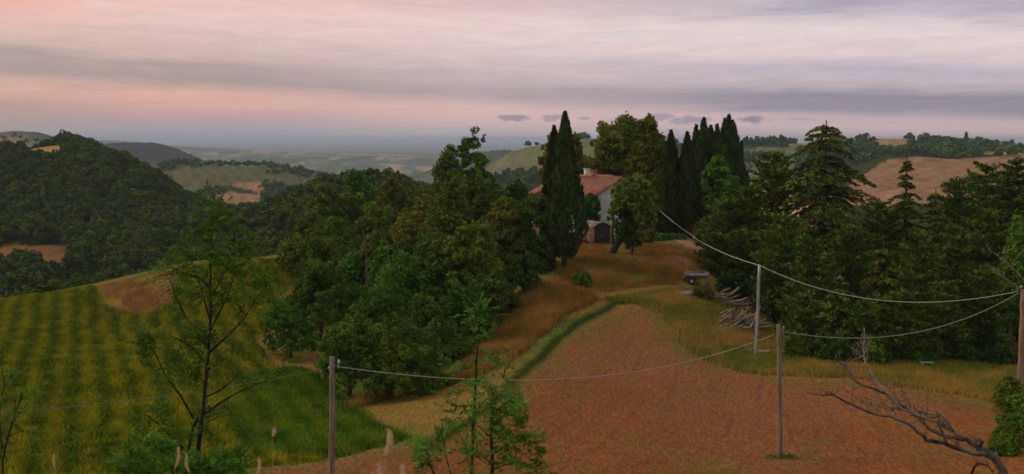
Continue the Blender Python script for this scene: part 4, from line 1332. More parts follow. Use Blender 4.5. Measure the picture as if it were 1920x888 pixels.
def gable_house(name, label, g, yaw, Wd, Ln, Hh, rise, wallm, with_parts):
    """local frame: x across the gable (0..Wd), y along the ridge (0..Ln), nearest corner at the origin"""
    t = thing(name, label, 'house' if Wd > 5 else 'outbuilding', g, None, yaw)
    mb = MB()
    V = [(0, 0, -1), (Wd, 0, -1), (Wd, Ln, -1), (0, Ln, -1), (0, 0, Hh), (Wd, 0, Hh), (Wd, Ln, Hh), (0, Ln, Hh), (Wd / 2, 0, Hh + rise), (Wd / 2, Ln, Hh + rise)]
    mb.add(V, [(0, 1, 5, 4), (1, 2, 6, 5), (2, 3, 7, 6), (3, 0, 4, 7)], [(4, 5, 8), (6, 7, 9)])
    mb.build('wall', wallm, t)
    ov = .4
    k_ = rise / (Wd / 2)
    rf = MB()
    roof_slab(rf, (-ov, -ov, Hh - ov * k_ + .03), (-ov, Ln + ov, Hh - ov * k_ + .03), (Wd / 2, Ln + ov, Hh + rise + .03), (Wd / 2, -ov, Hh + rise + .03))
    roof_slab(rf, (Wd + ov, -ov, Hh - ov * k_ + .03), (Wd + ov, Ln + ov, Hh - ov * k_ + .03), (Wd / 2, Ln + ov, Hh + rise + .03), (Wd / 2, -ov, Hh + rise + .03))
    tile_courses(rf, (-ov, -ov, Hh - ov * k_), (-ov, Ln + ov, Hh - ov * k_), (Wd / 2, -ov, Hh + rise), (Wd / 2, Ln + ov, Hh + rise))
    tile_courses(rf, (Wd + ov, -ov, Hh - ov * k_), (Wd + ov, Ln + ov, Hh - ov * k_), (Wd / 2, -ov, Hh + rise), (Wd / 2, Ln + ov, Hh + rise))
    rf.tube([(Wd / 2, -ov, Hh + rise + .2), (Wd / 2, Ln + ov, Hh + rise + .2)], [.14, .14], 8)
    ro = rf.build('roof', M['tile'], t)
    return t, ro


g = G(1114, 119); g[2] -= .2
HY = R(36)
topz = P(1112, 367, 119)[2] - g[2]
hs, ro = gable_house('farmhouse', 'white plastered farmhouse gable under a terracotta tiled roof', g, HY, 8.2, 7.2, topz, 1.9, M['plaster'], True)
mb = MB(); mb.box((4.1, 4.9, topz + 2.2), (.30, .26, .55)); mb.box((4.1, 4.9, topz + 2.82), (.37, .33, .06))
ch = mb.build('chimney', M['brick'], ro)
mb = MB(); mb.box((4.5, 6.7, topz + 2.3), (.28, .28, .6)); mb.box((4.5, 6.7, topz + 2.96), (.35, .35, .05)); ch2 = mb.build('chimney', M['plaster'], ro)
for (wx, wz) in ((5.4, 3.4), (7.0, 3.4)):
    fr = MB(); fr.box((wx, -.03, wz), (.52, .05, .72)); f_o = fr.build('window', M['stone'], hs)
    sh = MB(); sh.box((wx, -.10, wz), (.42, .025, .62)); sh.build('shutter', M['doorwood'], f_o)
for (wy, wz) in ((1.6, 3.3), (4.6, 3.3)):
    fr = MB(); fr.box((-.03, wy, wz), (.05, .5, .65)); f_o = fr.build('window', M['stone'], hs)
    sh = MB(); sh.box((-.10, wy, wz), (.025, .4, .55)); sh.build('shutter', M['doorwood'], f_o)
mb = MB(); mb.box((5.9, -.05, 1.05), (.55, .06, 1.1)); mb.build('door', M['doorwood'], hs)
# rear wing
g = G(1108, 131); g[2] -= .3
tz = P(1100, 342, 131)[2] - g[2]
wing, _ = gable_house('farm_wing', 'rear farm wing with a stepped tiled roof behind the white house', g, R(24), 6.0, 7.0, tz - .8, 1.4, M['stone'], False)
g = G(1004, 127)
tz = P(1004, 360, 127)[2] - g[2]
ob_, _ = gable_house('brick_outbuilding', 'small brick outbuilding half hidden left of the tall cypress', g, R(8), 2.6, 3.0, tz - .3, .7, M['brickpale'], False)
fr = MB(); fr.box((1.2, -.03, tz - 1.7), (.35, .05, .45)); f_o = fr.build('window', M['painted_gap'], ob_)


def garage():
    d = 111.5
    g = G(1112, d); g[2] -= .12
    t = thing('brick_shed', 'low brick shed with rounded roof and dark arched double doors below the house', 'shed', g, None, R(22))
    # local: front along +x from the corner, side along +y ; arched vault over the front
    W_, L_, h0, ar = 2.3, 3.4, 1.85, .62
    L_ = 3.4
    n = 12
    xs = np.linspace(0, W_, n + 1); zs = h0 + ar * np.sin(np.linspace(0, PI, n + 1)) ** .8
    mb = MB()
    th = .16
    # side walls and back wall
    mb.box((th / 2, L_ / 2, h0 / 2 - .2), (th / 2, L_ / 2, h0 / 2 + .2)); mb.box((W_ - th / 2, L_ / 2, h0 / 2 - .2), (th / 2, L_ / 2 - .003, h0 / 2 + .2))
    for i in range(n):
        x0, x1 = xs[i], xs[i + 1]
        mb.add([(x0, L_, -.3), (x1, L_, -.3), (x1, L_, zs[i + 1]), (x0, L_, zs[i])], [(0, 1, 2, 3)])
    mb.build('wall', M['brick'], t)
    st_ = MB()
    for zz in (.55, 1.2, 1.62): st_.box((-.02, L_ / 2 + .1, zz), (.03, L_ / 2 - .4, .075))
    st_.build('pale_band', M['brickpale'], t)
    rf = MB()
    V = []; Q = []
    for i in range(n + 1):
        for yy in (-.12, L_ + .12):
            for dz in (0, .09): V.append((xs[i] + (xs[i] - W_ / 2) * .08, yy, zs[i] + dz + .01))
    for i in range(n):
        a = i * 4; b2 = a + 4
        Q += [(a, b2, b2 + 2, a + 2), (a + 1, a + 3, b2 + 3, b2 + 1), (a, a + 1, b2 + 1, b2), (a + 2, b2 + 2, b2 + 3, a + 3)]
    rf.add(V, Q); rf.build('roof', M['stone'], t)
    for s in (0, 1):
        dm = MB(); V = []; Q = []
        xa, xb = (.14, W_ / 2 - .012) if s == 0 else (W_ / 2 + .012, W_ - .14)
        xx = np.linspace(xa, xb, 7)
        zt = np.interp(xx, xs, zs) - .10
        for i in range(7):
            for yy in (.02, .10): V += [(xx[i], yy, -.05), (xx[i], yy, zt[i])]
        for i in range(6):
            a = i * 4; b2 = a + 4
            Q += [(a, b2, b2 + 1, a + 1), (a + 2, a + 3, b2 + 3, b2 + 2), (a + 1, b2 + 1, b2 + 3, a + 3)]
        Q += [(0, 1, 3, 2), (24, 26, 27, 25)]
        dm.add(V, Q)
        for i in range(1, 6): dm.box((xx[i], .012, (zt[i] - .05) / 2), (.012, .01, zt[i] / 2 - .03))
        do = dm.build('door', M['doorwood'], t)
        hd = MB(); hd.box((xb - .1 if s == 0 else xa + .1, -.03, 1.0), (.02, .025, .09)); hd.build('handle', M['zinc'], do)
    for fx in (.065, W_ - .065):
        fm = MB(); fm.box((fx, .05, h0 / 2), (.06, .08, h0 / 2)); fm.build('door_jamb', M['brickpale'], t)


garage()
# low brick wall left of the shed, stone wall right of the house
def low_wall(name, label, px0, d0, px1, d1, h, mat, th=.22):
    a = G(px0, d0); b2 = G(px1, d1)
    t = thing(name, label, 'wall', a); t['kind'] = 'thing'
    mb = MB(); n = 8; rng = random.Random(px0)
    e = (b2 - a)[:2]; L = np.hypot(*e); an = math.atan2(e[1], e[0])
    for i in range(n):
        c = (np.array([*e, 0]) * (i + .5) / n); zz = (b2[2] - a[2]) * (i + .5) / n
        hh = h * rng.uniform(.85, 1.08)
        mb.box((c[0], c[1], zz + hh / 2 - .25), (L / n / 2, th, hh / 2 + .25), an)
    mb.build('masonry', mat, t)
    cm = MB()
    for i in range(n):
        c = (np.array([*e, 0]) * (i + .5) / n); zz = (b2[2] - a[2]) * (i + .5) / n
        cm.box((c[0], c[1], zz + h * 1.1 + .04), (L / n / 2 - .02, th + .05, .05), an)
    cm.build('coping', M['brickpale'], t)


low_wall('brick_wall', 'low broken brick wall left of the brick shed', 1072, 112, 1090, 113.5, .9, M['brick'])
low_wall('garden_wall', 'pale stone garden wall behind the bushes right of the house', 1205, 117, 1268, 121, 1.2, M['stone'])


def flowers(px, py, d, label, seed, n=26):
    g = G(px, d); rng = np.random.default_rng(seed)
    h = max(.7, P(px, py, d)[2] - g[2])
    t = thing('flowering_bush', label, 'bush', g, 'red flowering bushes in the yard')
    mb = MB(); clump_leaves(mb, rng, rng.normal(size=(9, 3)) * [.45, .3, .15] + [0, 0, h * .55], np.full(9, .38), .2, 1, 6); mb.build('foliage', M['green'], t)
    fm = MB(); c = rng.normal(size=(n, 3)) * [.42, .3, .25] + [0, -.2, h * .75]; n = n // 2; c = c[:n]
    clump_leaves(fm, rng, c, np.full(n, .11), .1, 1, 9, aspect=.9); fm.build('blossoms', M['flower'], t)


flowers(1298, 424, 115, 'red flowering bush beside the driveway, the left one of two', 41)
flowers(1311, 428, 113, 'red flowering bush beside the driveway, the right one of two', 42)
flowers(1191, 434, 111, 'red flowers behind the leaning ivy tree', 43)
flowers(1212, 446, 110, 'small orange-red flowers at the foot of the garden wall', 44, 14)


def cart():
    g = G(1306, ray_ground(1306, 533, 60))
    t = thing('old_trailer', 'old whitish flatbed trailer under the pine at the wood edge', 'trailer', g, None, R(-14))
    t.scale = (.85, .85, .85)
    mb = MB(); mb.box((0, 0, 1.0), (1.35, .75, .06)); mb.build('bed', M['doorwood'], t)
    sb = MB(); sb.box((0, -.75, 1.24), (1.35, .03, .19)); sb.box((0, .75, 1.24), (1.35, .03, .19)); sb.box((-1.35, 0, 1.26), (.03, .72, .21)); sb.box((1.35, 0, 1.26), (.03, .72, .21))
    for x_ in (-.9, 0, .9): sb.box((x_, -.80, 1.22), (.04, .02, .2))
    sb.build('side_boards', M['paint'], t)
    fm = MB(); fm.box((0, -.3, .86), (1.6, .05, .07)); fm.box((0, .3, .86), (1.6, .05, .07)); fm.tube([(1.5, 0, .86), (2.3, 0, .7)], [.05, .05], 6); fm.tube([(-.5, -.8, .42), (-.5, .8, .42)], [.05, .05], 6)
    fm.tube([(-.5, 0, .42), (-.5, 0, .86)], [.06, .06], 6); fm.build('chassis', M['zinc'], t)
    for s in (-1, 1):
        wm = MB(); wm.tube([(-.5, s * .72 - .1, .42), (-.5, s * .72 + .1, .42)], [.42, .42], 18)
        wo = wm.build('wheel', M['rubber'], t)
        rm = MB(); rm.tube([(-.5, s * .72 - .12, .42), (-.5, s * .72 + .12, .42)], [.2, .2], 12); rm.build('rim', M['zinc'], wo)
    c = thing('scrap_timber', 'brown scrap timber lying on the old trailer', 'timber', g + np.array([0, 0, .91]), None, R(-8))
    cm = MB()
    for i, (x_, y_, l_, a_) in enumerate(((-.2, -.3, .9, .1), (.2, 0, 1.0, -.15), (0, .3, .8, .3))):
        cm.box((x_, y_, .07 + i * .11), (l_, .09, .05), a_)
    cm.build('boards', M['brick'], c)


cart()


# ---- heaps of logs and sheets at the wood edge
def log_mesh(L, r, rng):
    mb = MB()
    k_ = 5
    pts = np.stack([np.linspace(-L / 2, L / 2, k_), rng.normal(size=k_) * .03 * L ** .5, rng.normal(size=k_) * .03], 1)
    mb.tube(pts, r * np.linspace(1.05, .7, k_) * rng.uniform(.9, 1.1, k_), 7)
    if L > 2:
        mb.tube([pts[3], pts[3] + [.25, .28, .12]], [r * .35, r * .15], 5)
    return mb


def log_heap(px, py, n, L, sx, sy, layers, group, label, seed, ang=(0, .4), ymul=1.0):
    rng = np.random.default_rng(seed)
    g = G(px, ray_ground(px, py, 60))
    protos = []
    for i in range(n):
        x_, y_ = rng.uniform(-sx, sx), rng.uniform(-sy, sy)
        lay = int(rng.integers(0, layers)) if layers > 1 else 0
        if i % 4 < 4:
            l_ = L * rng.uniform(.55, 1.2); r_ = rng.uniform(.07, .14)
        zz = hz(g[0] + x_, g[1] + y_) + .16 + lay * .2
        if i < 5:
            mb = log_mesh(l_, r_, rng)
            o = mb.build('log', M['log'])
            protos.append(o)
        else:
            o = protos[i % 5].copy(); COL.objects.link(o)
        o.location = (g[0] + x_, g[1] + y_, zz)
        o.rotation_euler = (0, rng.normal() * .10 - (.12 * lay), ang[0] + rng.normal() * ang[1])
        tag(o, label, 'log', group)


log_heap(1368, 574, 26, 2.8, 1.3, 1.0, 5, 'logs of the left heap', 'grey-brown log in the upper heap between trailer and galvanised pole', 51, (-.45, .18))
log_heap(1388, 616, 44, 2.4, 1.6, .8, 7, 'logs of the tangled heap', 'weathered log in the tangled heap left of the galvanised pole', 52, (.3, .9))
log_heap(1356, 618, 5, 2.6, .6, .4, 2, 'logs spilling from the tangled heap', 'dark log spilling out left of the tangled heap', 56, (.5, .25))
log_heap(1437, 666, 7, 1.6, .5, .4, 2, 'logs of the lowest heap', 'log lying low just right of the galvanised pole foot', 53, (-.25, .2))
log_heap(1502, 660, 8, 1.9, .7, .3, 2, 'logs right of the middle pole', 'log in the small stack right of the middle wooden pole', 54, (-.2, .15))
log_heap(1462, 640, 6, 3.0, .9, .5, 1, 'scattered logs', 'long log on the slope behind the middle pole', 55, (-.3, .2))
log_heap(1420, 576, 9, 3.2, 1.4, .8, 3, 'logs under the pines', 'log lying under the pines behind the galvanised pole', 57, (.25, .35))


def sheets():
    g = G(1286, ray_ground(1286, 556, 60))
    rng = np.random.default_rng(9)
    for i, (x_, y_, z_, a_, lb) in enumerate(((-.9, 0, .10, .2, 'lowest grey corrugated sheet of the pile below the trailer'),
                                              (-.5, .2, .24, -.1, 'middle grey corrugated sheet of the pile below the trailer'),
                                              (-.1, .1, .40, .12, 'topmost grey corrugated sheet of the pile below the trailer'))):
        mb = MB(); n = 24; xs = np.linspace(-1.15, 1.15, n); V = []; Q = []
        for x in xs:
            zz = .03 * math.sin(x * 26) - .06 * x * x
            for y in (-.55, .55):
                V += [(x, y, zz), (x, y, zz + .012)]
        for j in range(n - 1):
            a = j * 4; b2 = a + 4
            Q += [(a, a + 2, b2 + 2, b2), (a + 1, b2 + 1, b2 + 3, a + 3), (a, b2, b2 + 1, a + 1), (a + 2, a + 3, b2 + 3, b2 + 2)]
        Q += [(0, 1, 3, 2)]
        mb.add(V, Q)
        o = mb.build('corrugated_sheet', M['tarp'])
        o.location = tuple(g + np.array([x_, y_, z_])); o.rotation_euler = (.15, -.1, a_)
        tag(o, lb, 'metal sheet', 'pile of corrugated sheets')


sheets()
log_heap(1312, 556, 8, 1.4, .7, .35, 3, 'sticks beside the sheets', 'short pale stick beside the corrugated sheets', 58, (.1, .5))


def bench():
    g = G(1738, ray_ground(1738, 690, 60))
    t = thing('garden_bench', 'small whitish bench standing in the grass before the wood', 'bench', g)
    mb = MB(); mb.box((0, 0, .46), (.48, .16, .03)); mb.build('seat', M['paint'], t)
    for s in (-1, 1):
        lm = MB(); lm.box((s * .36, 0, .2), (.035, .13, .23)); lm.build('leg', M['paint'], t)


bench()


# ------------------------------------------------------------------ poles and wires
def pole(name, label, px, top, d, r, mat, px_base=None, hooks=True, square=False):
    g = G(px_base if px_base else px, d)
    tp = P(px, top, d)
    t = thing(name, label, 'pole', g)
    e = tp - g
    mb = MB()
    k_ = 9
    s = np.linspace(0, 1, k_)[:, None]
    rng = np.random.default_rng(int(px))
    pts = np.array([0, 0, -.4]) * (1 - s) + e * s
    pts[1:-1, :2] += rng.normal(size=(k_ - 2, 2)) * r * .08
    mb.tube(pts, r * (1.12 - .27 * s[:, 0]), 4 if square else 12)
    mb.build('shaft', M[mat], t, not square)
    if hooks:
        hk = MB(); c = e + np.array([.0, -.02, -.32])
        hk.tube([c + [r * .5, 0, 0], c + [r + .10, -.02, 0], c + [r + .12, -.02, .13]], [.018, .018, .018], 6)
        ho = hk.build('bracket', M['zinc'], t)
        im = MB(); im.tube([c + [r + .12, -.02, .08], c + [r + .12, -.02, .13], c + [r + .12, -.02, .18], c + [r + .12, -.02, .24]], [.03, .055, .05, .02], 10)
        im.build('insulator', M['ceramic'], ho)
    return g, tp


g1_, t1_ = pole('utility_pole', 'near wooden pole at the left centre, standing against the thicket', 623, 668, 34, .11, 'pole', 621)
g2_, t2_ = pole('utility_pole', 'grey wooden pole in the hay field with green leaves at its foot', 1460, 607, 51, .125, 'pole', 1464)
g3_, t3_ = pole('utility_pole', 'thin galvanised steel pole beside the log heaps', 1424, 495, 79, .13, 'zinc', 1417, hooks=False)
g4_, t4_ = pole('utility_pole', 'brown wooden pole at the right edge of the picture', 1918, 542, 66, .17, 'polebrown', 1912)


def wire(label, a, b2, mid, mat, r=.02):
    """a, b2 end points; mid = (px, py) that the cable passes; sag is found from it"""
    a = np.array(a, float); b2 = np.array(b2, float)
    s = np.linspace(0, 1, 40)[:, None]
    line = a * (1 - s) + b2 * s
    best = None
    for sg in np.linspace(0, 9, 181):
        q = line.copy(); q[:, 2] -= 4 * sg * (s * (1 - s))[:, 0]
        u, v_ = to_px(q[:, 0], q[:, 1], q[:, 2])
        i = np.argmin(abs(u - mid[0])); e = abs(v_[i] - mid[1])
        if best is None or e < best[0]: best = (e, sg, q)
    q = best[2]
    t = thing('overhead_wire', label, 'wire', a, 'overhead wires')
    mb = MB(); mb.tube(q - a, np.full(40, r), 6)
    mb.build('cable', M[mat], t)
    cl = MB(); cl.tube([(0, 0, -.06), (0, 0, .06)], [r * 2.2, r * 2.2], 8); cl.build('clamp', M['zinc'], t)
    print(label, 'sag', best[1], 'err', best[0])


tip = np.array([.16, -.05, -.38])
wire('wire hanging from the near wooden pole across the hay field to the grey pole', t1_ + [.2, 0, -.35], P(1457, 624, 51), (960, 712), 'wire', .017)
wire('wire leaving the near wooden pole to the left, crossing the crop', t1_ + [-.12, 0, -.40], P(-260, 772, 46), (180, 757), 'cabledark', .014)
wire('wire from the grey pole sagging right to the brown pole', P(1466, 620, 51), P(1910, 548, 66), (1620, 632), 'wire', .019)
wire('upper wire from the galvanised pole right to the brown pole', t3_ + [0, 0, -.05], P(1908, 545, 66), (1660, 563), 'wireblue', .028)
wire('wire from the galvanised pole up to the leaning ivy tree and house', t3_ + [0, 0, -.05], P(1222, 380, 118), (1320, 456), 'wireblue', .034)


# ------------------------------------------------------------------ bare and young trees
def branchy(t, g, d, specs, mat, name, sides=7, depth=.6, seed=1, twig=0.0, thin=1.0):
    """specs: (list of pixels, r0, r1); depth offsets wander so that the limbs spread in space"""
    rng = np.random.default_rng(seed)
    mb = MB(); ends = []
    for (pts, r0, r1, *ex) in specs:
        z0 = ex[0] if ex else 0.0; z1 = ex[1] if len(ex) > 1 else z0 + rng.uniform(-depth, depth)
        n = len(pts)
        q = np.array([P(p[0], p[1], d + z0 + (z1 - z0) * i / max(1, n - 1)) for i, p in enumerate(pts)]) - g
        # refine
        s = np.linspace(0, n - 1, n * 3 - 2)
        qq = np.stack([np.interp(s, np.arange(n), q[:, k_]) for k_ in range(3)], 1)
        qq[1:-1] += rng.normal(size=(len(qq) - 2, 3)) * r0 * .14
        mb.tube(qq, thin * np.linspace(r0, r1, len(qq)) * rng.uniform(.9, 1.1, len(qq)), sides)
        ends.append(qq)
        if twig:
            for _ in range(int(len(qq) * twig)):
                i = rng.integers(len(qq) // 3, len(qq)); L = rng.uniform(.08, .35)
                dv = unit(rng.normal(size=3) + np.array([-.4, 0, .7]))
                k1 = qq[i] + dv * L * .5 + rng.normal(size=3) * .03; k2 = qq[i] + dv * L + rng.normal(size=3) * .05
                mb.tube([qq[i], k1, k2], [r1 * .8 + .002, .005, .002], 4, False)
    o = mb.build(name, M[mat], t, True)
    return ends


def Zd(l, s=3.083, o=(1500, 600)):
    return [(o[0] + x / s, o[1] + y / s) for x, y in l]


def dead_tree():
    d = 16
    g = G(1905, d)
    t = thing('dead_tree', 'leaning dead grey tree at the lower right, bare branches reaching left', 'dead tree', g)
    gp = to_px(*g)
    main = [
        ([(gp[0], gp[1] + 8), (1898, 925)] + Zd([(1180, 888), (1130, 810), (1070, 755), (1040, 700)]), .15, .085, 0, 0),
        (Zd([(1085, 770), (1000, 765), (880, 730), (830, 710), (730, 690), (660, 620), (560, 560), (450, 545), (310, 490), (200, 430), (90, 430), (40, 412)]), .075, .010, 0, -1.2),
        (Zd([(1060, 755), (960, 690), (900, 680), (820, 660), (740, 620), (690, 560), (600, 500), (500, 420), (400, 385), (310, 345), (290, 300), (260, 265), (225, 235), (225, 190)]), .065, .008, 0, .9),
        (Zd([(890, 640), (850, 600), (800, 590), (740, 560), (640, 530)]), .035, .02, .1, .5),
        (Zd([(850, 715), (820, 640), (800, 590), (805, 545)]), .045, .018, -.1, -.3),
        (Zd([(990, 888), (1010, 840), (1040, 825), (1090, 840), (1112, 880)]), .035, .012, -.5, -.7),
        (Zd([(870, 680), (800, 650), (740, 620), (700, 580), (640, 530), (560, 500)]), .04, .015, .2, .5),
        (Zd([(590, 520), (480, 490), (380, 480)]), .02, .007, 0, .3),
        (Zd([(310, 490), (300, 440), (250, 385)]), .013, .004, -.7, -.9), (Zd([(150, 435), (160, 370)]), .008, .003, -1, -1.2),
        (Zd([(450, 545), (440, 500), (380, 475)]), .013, .004, -.5, -.3), (Zd([(260, 265), (290, 215), (330, 165)]), .010, .003, .9, 1.1),
        (Zd([(260, 265), (215, 240), (195, 238)]), .008, .003, .9, .8), (Zd([(640, 510), (630, 460), (650, 445)]), .012, .004, .5, .6),
        (Zd([(735, 540), (735, 470), (732, 430)]), .010, .003, .3, .3), (Zd([(640, 510), (610, 430), (575, 360)]), .010, .003, .5, .8),
        (Zd([(560, 470), (545, 430), (540, 370)]), .010, .003, .5, .7), (Zd([(900, 690), (900, 720), (930, 725)]), .012, .005, 0, .2),
        (Zd([(560, 560), (540, 520), (470, 470), (440, 450)]), .014, .004, -.3, .1), (Zd([(480, 480), (440, 500), (370, 480)]), .012, .004, .2, .4),
        (Zd([(80, 425), (70, 395)]), .006, .002, -1.1, -1.2),
    ]
    branchy(t, g, d, main, 'dead', 'trunk', 7, seed=3, twig=.6, thin=.62)
    pale = [
        (Zd([(1055, 735), (980, 700), (930, 670), (890, 640), (800, 590), (680, 545), (590, 510), (520, 440), (460, 370), (410, 300), (375, 230), (370, 150), (371, 40)]), .055, .012, .05, .7),
        (Zd([(885, 630), (850, 580), (805, 540), (740, 535), (700, 530), (660, 510)]), .035, .02, .2, .5),
        (Zd([(540, 520), (510, 440), (440, 340), (400, 280)]), .03, .012, .4, .8),
        (Zd([(375, 230), (355, 205), (330, 185)]), .014, .005, .7, .8),
        (Zd([(372, 190), (400, 165), (410, 150), (400, 130), (420, 100)]), .014, .004, .7, .6),
        (Zd([(372, 190), (385, 160), (382, 130)]), .010, .004, .7, .8),
        (Zd([(430, 370), (415, 330), (405, 290)]), .02, .01, .6, .6),
    ]
    branchy(t, g, d, pale, 'deadpale', 'bleached_limb', 7, seed=4, twig=.45, thin=.62)


dead_tree()


def small_bare(name, label, d, px0, specs, mat, seed, cat='dead tree', zbase=None):
    g = G(px0, d)
    t = thing(name, label, cat, g)
    branchy(t, g, d, specs, mat, 'branches', 6, seed=seed, twig=2.0, thin=.42)
    return t


def Z7(l): return [(560 + x / 2.96, 220 + y / 2.96) for x, y in l]


gb = to_px(*G(688, 80))
small_bare('bare_tree', 'bare pale dead tree standing in the thicket', 80, 688, [
    ([(688, gb[1]), (688, 500), (687, 480), (683, 450), (679, 430), (676, 417)], .22, .05, 0, 0),
    (Z7([(360, 665), (310, 655), (275, 625)]), .09, .03, 0, -.5), (Z7([(365, 670), (410, 640), (430, 600), (440, 570)]), .09, .03, 0, .4),
    (Z7([(345, 620), (340, 590), (352, 575)]), .06, .02, 0, 0), (Z7([(375, 760), (300, 740), (250, 740)]), .06, .02, 0, -.6), (Z7([(350, 640), (380, 620)]), .04, .02)],
    'bark', 21)
gb = to_px(*G(1935, 62))
small_bare('bare_tree', 'bare pale branches at the right edge above the brown pole', 62, 1935, [
    ([(1935, gb[1]), (1932, 620), (1925, 560), (1915, 538)], .22, .12, 0, 0),
    ([(1915, 540), (1895, 528), (1880, 518), (1866, 503), (1850, 497)], .10, .03, 0, -.4),
    ([(1925, 530), (1905, 508), (1888, 492), (1872, 478), (1855, 466)], .10, .03, 0, .5), ([(1888, 492), (1886, 474), (1893, 462)], .05, .02, .2, .2),
    ([(1897, 500), (1902, 486), (1918, 470), (1930, 460)], .06, .02, .2, .3), ([(1855, 467), (1850, 460)], .03, .01, .5, .5), ([(1845, 476), (1843, 466)], .02, .01)],
    'deadpale', 22)


def pinnate(mb, rng, base, dr, L, pairs=5, ls=.05, wid=.35):
    """a compound leaf: leaflets in pairs along a rachis that bends down"""
    dr = unit(np.array(dr, float))
    side = unit(np.cross(dr, [0, 0, 1.0]) + rng.normal(size=3) * .25)
    c = []; a = []; b2 = []
    for i in range(pairs):
        s = (i + 1) / pairs
        p = base + dr * L * s + np.array([0, 0, -.22 * L * s * s])
        for sg in (-1, 1):
            ax = unit(side * sg + dr * .55 + rng.normal(size=3) * .18 + np.array([0, 0, -.15]))
            l = ls * rng.uniform(.75, 1.15)
            c.append(p + ax * l * .9); a.append(ax * l)
            b2.append(unit(np.cross(ax, np.array([0, 0, 1.0]) + rng.normal(size=3) * .45)) * l * wid)
    p = base + dr * L * 1.05 + np.array([0, 0, -.25 * L]); c.append(p + dr * ls); a.append(dr * ls); b2.append(unit(side) * ls * wid)
    mb.leaves(np.array(c), np.array(a), np.array(b2))


def sapling(label, d, px0, stems, mat, seed, leafr=.0, ls=.05, L=.24, dens=5, start=.35, spread=.5, clusters=(), bark='bark_dark', group=None, name='young_ash_tree', cat='young tree'):
    g = G(px0, d)
    t = thing(name, label, cat, g, group)
    ends = branchy(t, g, d, stems, bark, 'trunk', 7, seed=seed, twig=.0, depth=.5)
    rng = np.random.default_rng(seed + 50)
    mb = MB(); tw = MB()
    for q, sp in zip(ends, stems):
        n = len(q)
        lf = sp[5] if len(sp) > 5 else 1.0
        seg = np.linalg.norm(np.diff(q, axis=0), axis=1).sum()
        for _ in range(int(seg * dens * lf)):
            f_ = start + (1 - start) * rng.random() ** .7
            i = min(n - 2, int(f_ * (n - 1)))
            b0 = q[i] + (q[i + 1] - q[i]) * rng.random()
            ax = unit(q[min(n - 1, i + 1)] - q[max(0, i - 1)])
            dv = unit(rng.normal(size=3) + ax * .8 + np.array([0, 0, .25]))
            ln = spread * rng.uniform(.3, 1.0)
            e = b0 + dv * ln
            tw.tube([b0, (b0 + e) / 2 + rng.normal(size=3) * .015, e], [.006, .005, .003], 4, False)
            for k_ in range(4):
                fr = rng.uniform(.3, 1)
                pinnate(mb, rng, b0 + dv * ln * fr, unit(dv + rng.normal(size=3) * .7 + np.array([0, 0, .1])), L * rng.uniform(.6, 1.1), rng.integers(3, 6), ls)
    for (px, py, rp, k_, dz) in clusters:
        for _ in range(k_):
            a = rng.random() * 6.28; r_ = rng.random() ** .5 * rp
            p = P(px + math.cos(a) * r_, py + math.sin(a) * r_ * .7, d + dz + rng.normal() * .12) - g
            dv = unit(rng.normal(size=3) * np.array([1, .7, .5]) + np.array([0, 0, .15]))
            pinnate(mb, rng, p, dv, L * rng.uniform(.6, 1.1), rng.integers(3, 6), ls)
    if tw.n: tw.build('twigs', M[bark], t)
    mb.build('foliage', M[mat], t)
    return t


def gpx(px, d):
    q = to_px(*G(px, d)); return (q[0], q[1])


# tall sapling on the left
d = 15
sapling('tall slender dark-trunked ash sapling in front of the crop on the left', d, 366, [
    ([gpx(364, d), (366, 930), (368, 888), (372, 830), (382, 760), (388, 700), (392, 640), (395, 570), (395, 500), (397, 440), (399, 398)], .047, .007, 0, 0, .55),
    ([(350, 935), (346, 888), (352, 850), (362, 800), (372, 780)], .03, .02, .2, 0, .1),
    ([(363, 783), (338, 740), (310, 703), (292, 662), (272, 635)], .020, .005, 0, -.5), ([(389, 648), (372, 625), (348, 592), (330, 555), (322, 530), (312, 515)], .020, .005, 0, .5),
    ([(384, 775), (415, 752), (450, 732), (485, 718), (516, 706)], .018, .004, 0, -.6, .5), ([(386, 743), (410, 732), (432, 715), (448, 700), (465, 690)], .016, .004, 0, .4, .5),
    ([(392, 625), (408, 590), (424, 560), (440, 515), (446, 487), (462, 455)], .018, .004, 0, .5), ([(392, 660), (430, 625), (458, 596), (480, 560), (505, 528)], .018, .004, 0, -.4, .8),
    ([(394, 600), (380, 550), (366, 505), (350, 470)], .016, .004, 0, .4), ([(395, 560), (412, 525), (425, 500), (440, 470)], .014, .004, 0, -.3),
    ([(346, 840), (318, 815), (292, 790), (268, 770)], .014, .004, -.2, -.5), ([(393, 690), (370, 660), (345, 640), (318, 628)], .014, .004, 0, -.5),
    ([(396, 470), (410, 440), (425, 425)], .010, .003, 0, .2, 1.3), ([(396, 480), (382, 450), (372, 430)], .010, .003, 0, -.2, 1.3), ([(398, 430), (410, 412)], .006, .003, 0, 0, 1.5),
    ([(395, 540), (375, 520), (345, 510), (320, 512)], .012, .003, 0, -.3), ([(391, 720), (360, 700), (330, 690)], .012, .003, 0, .4), ([(388, 790), (410, 780), (440, 775)], .010, .003, 0, .3),
], 'youngdark', 401, ls=.052, L=.25, dens=7.5, start=.30, spread=.34,
    clusters=[(398, 420, 26, 26, 0), (455, 462, 26, 22, .4), (440, 500, 34, 18, 0), (345, 535, 36, 18, .3), (285, 645, 26, 18, -.4), (330, 470, 18, 8, 0), (420, 560, 30, 14, 0),
              (300, 775, 36, 16, -.4), (330, 650, 30, 14, 0), (490, 540, 24, 12, -.3), (380, 640, 40, 14, 0), (430, 640, 36, 10, 0)])
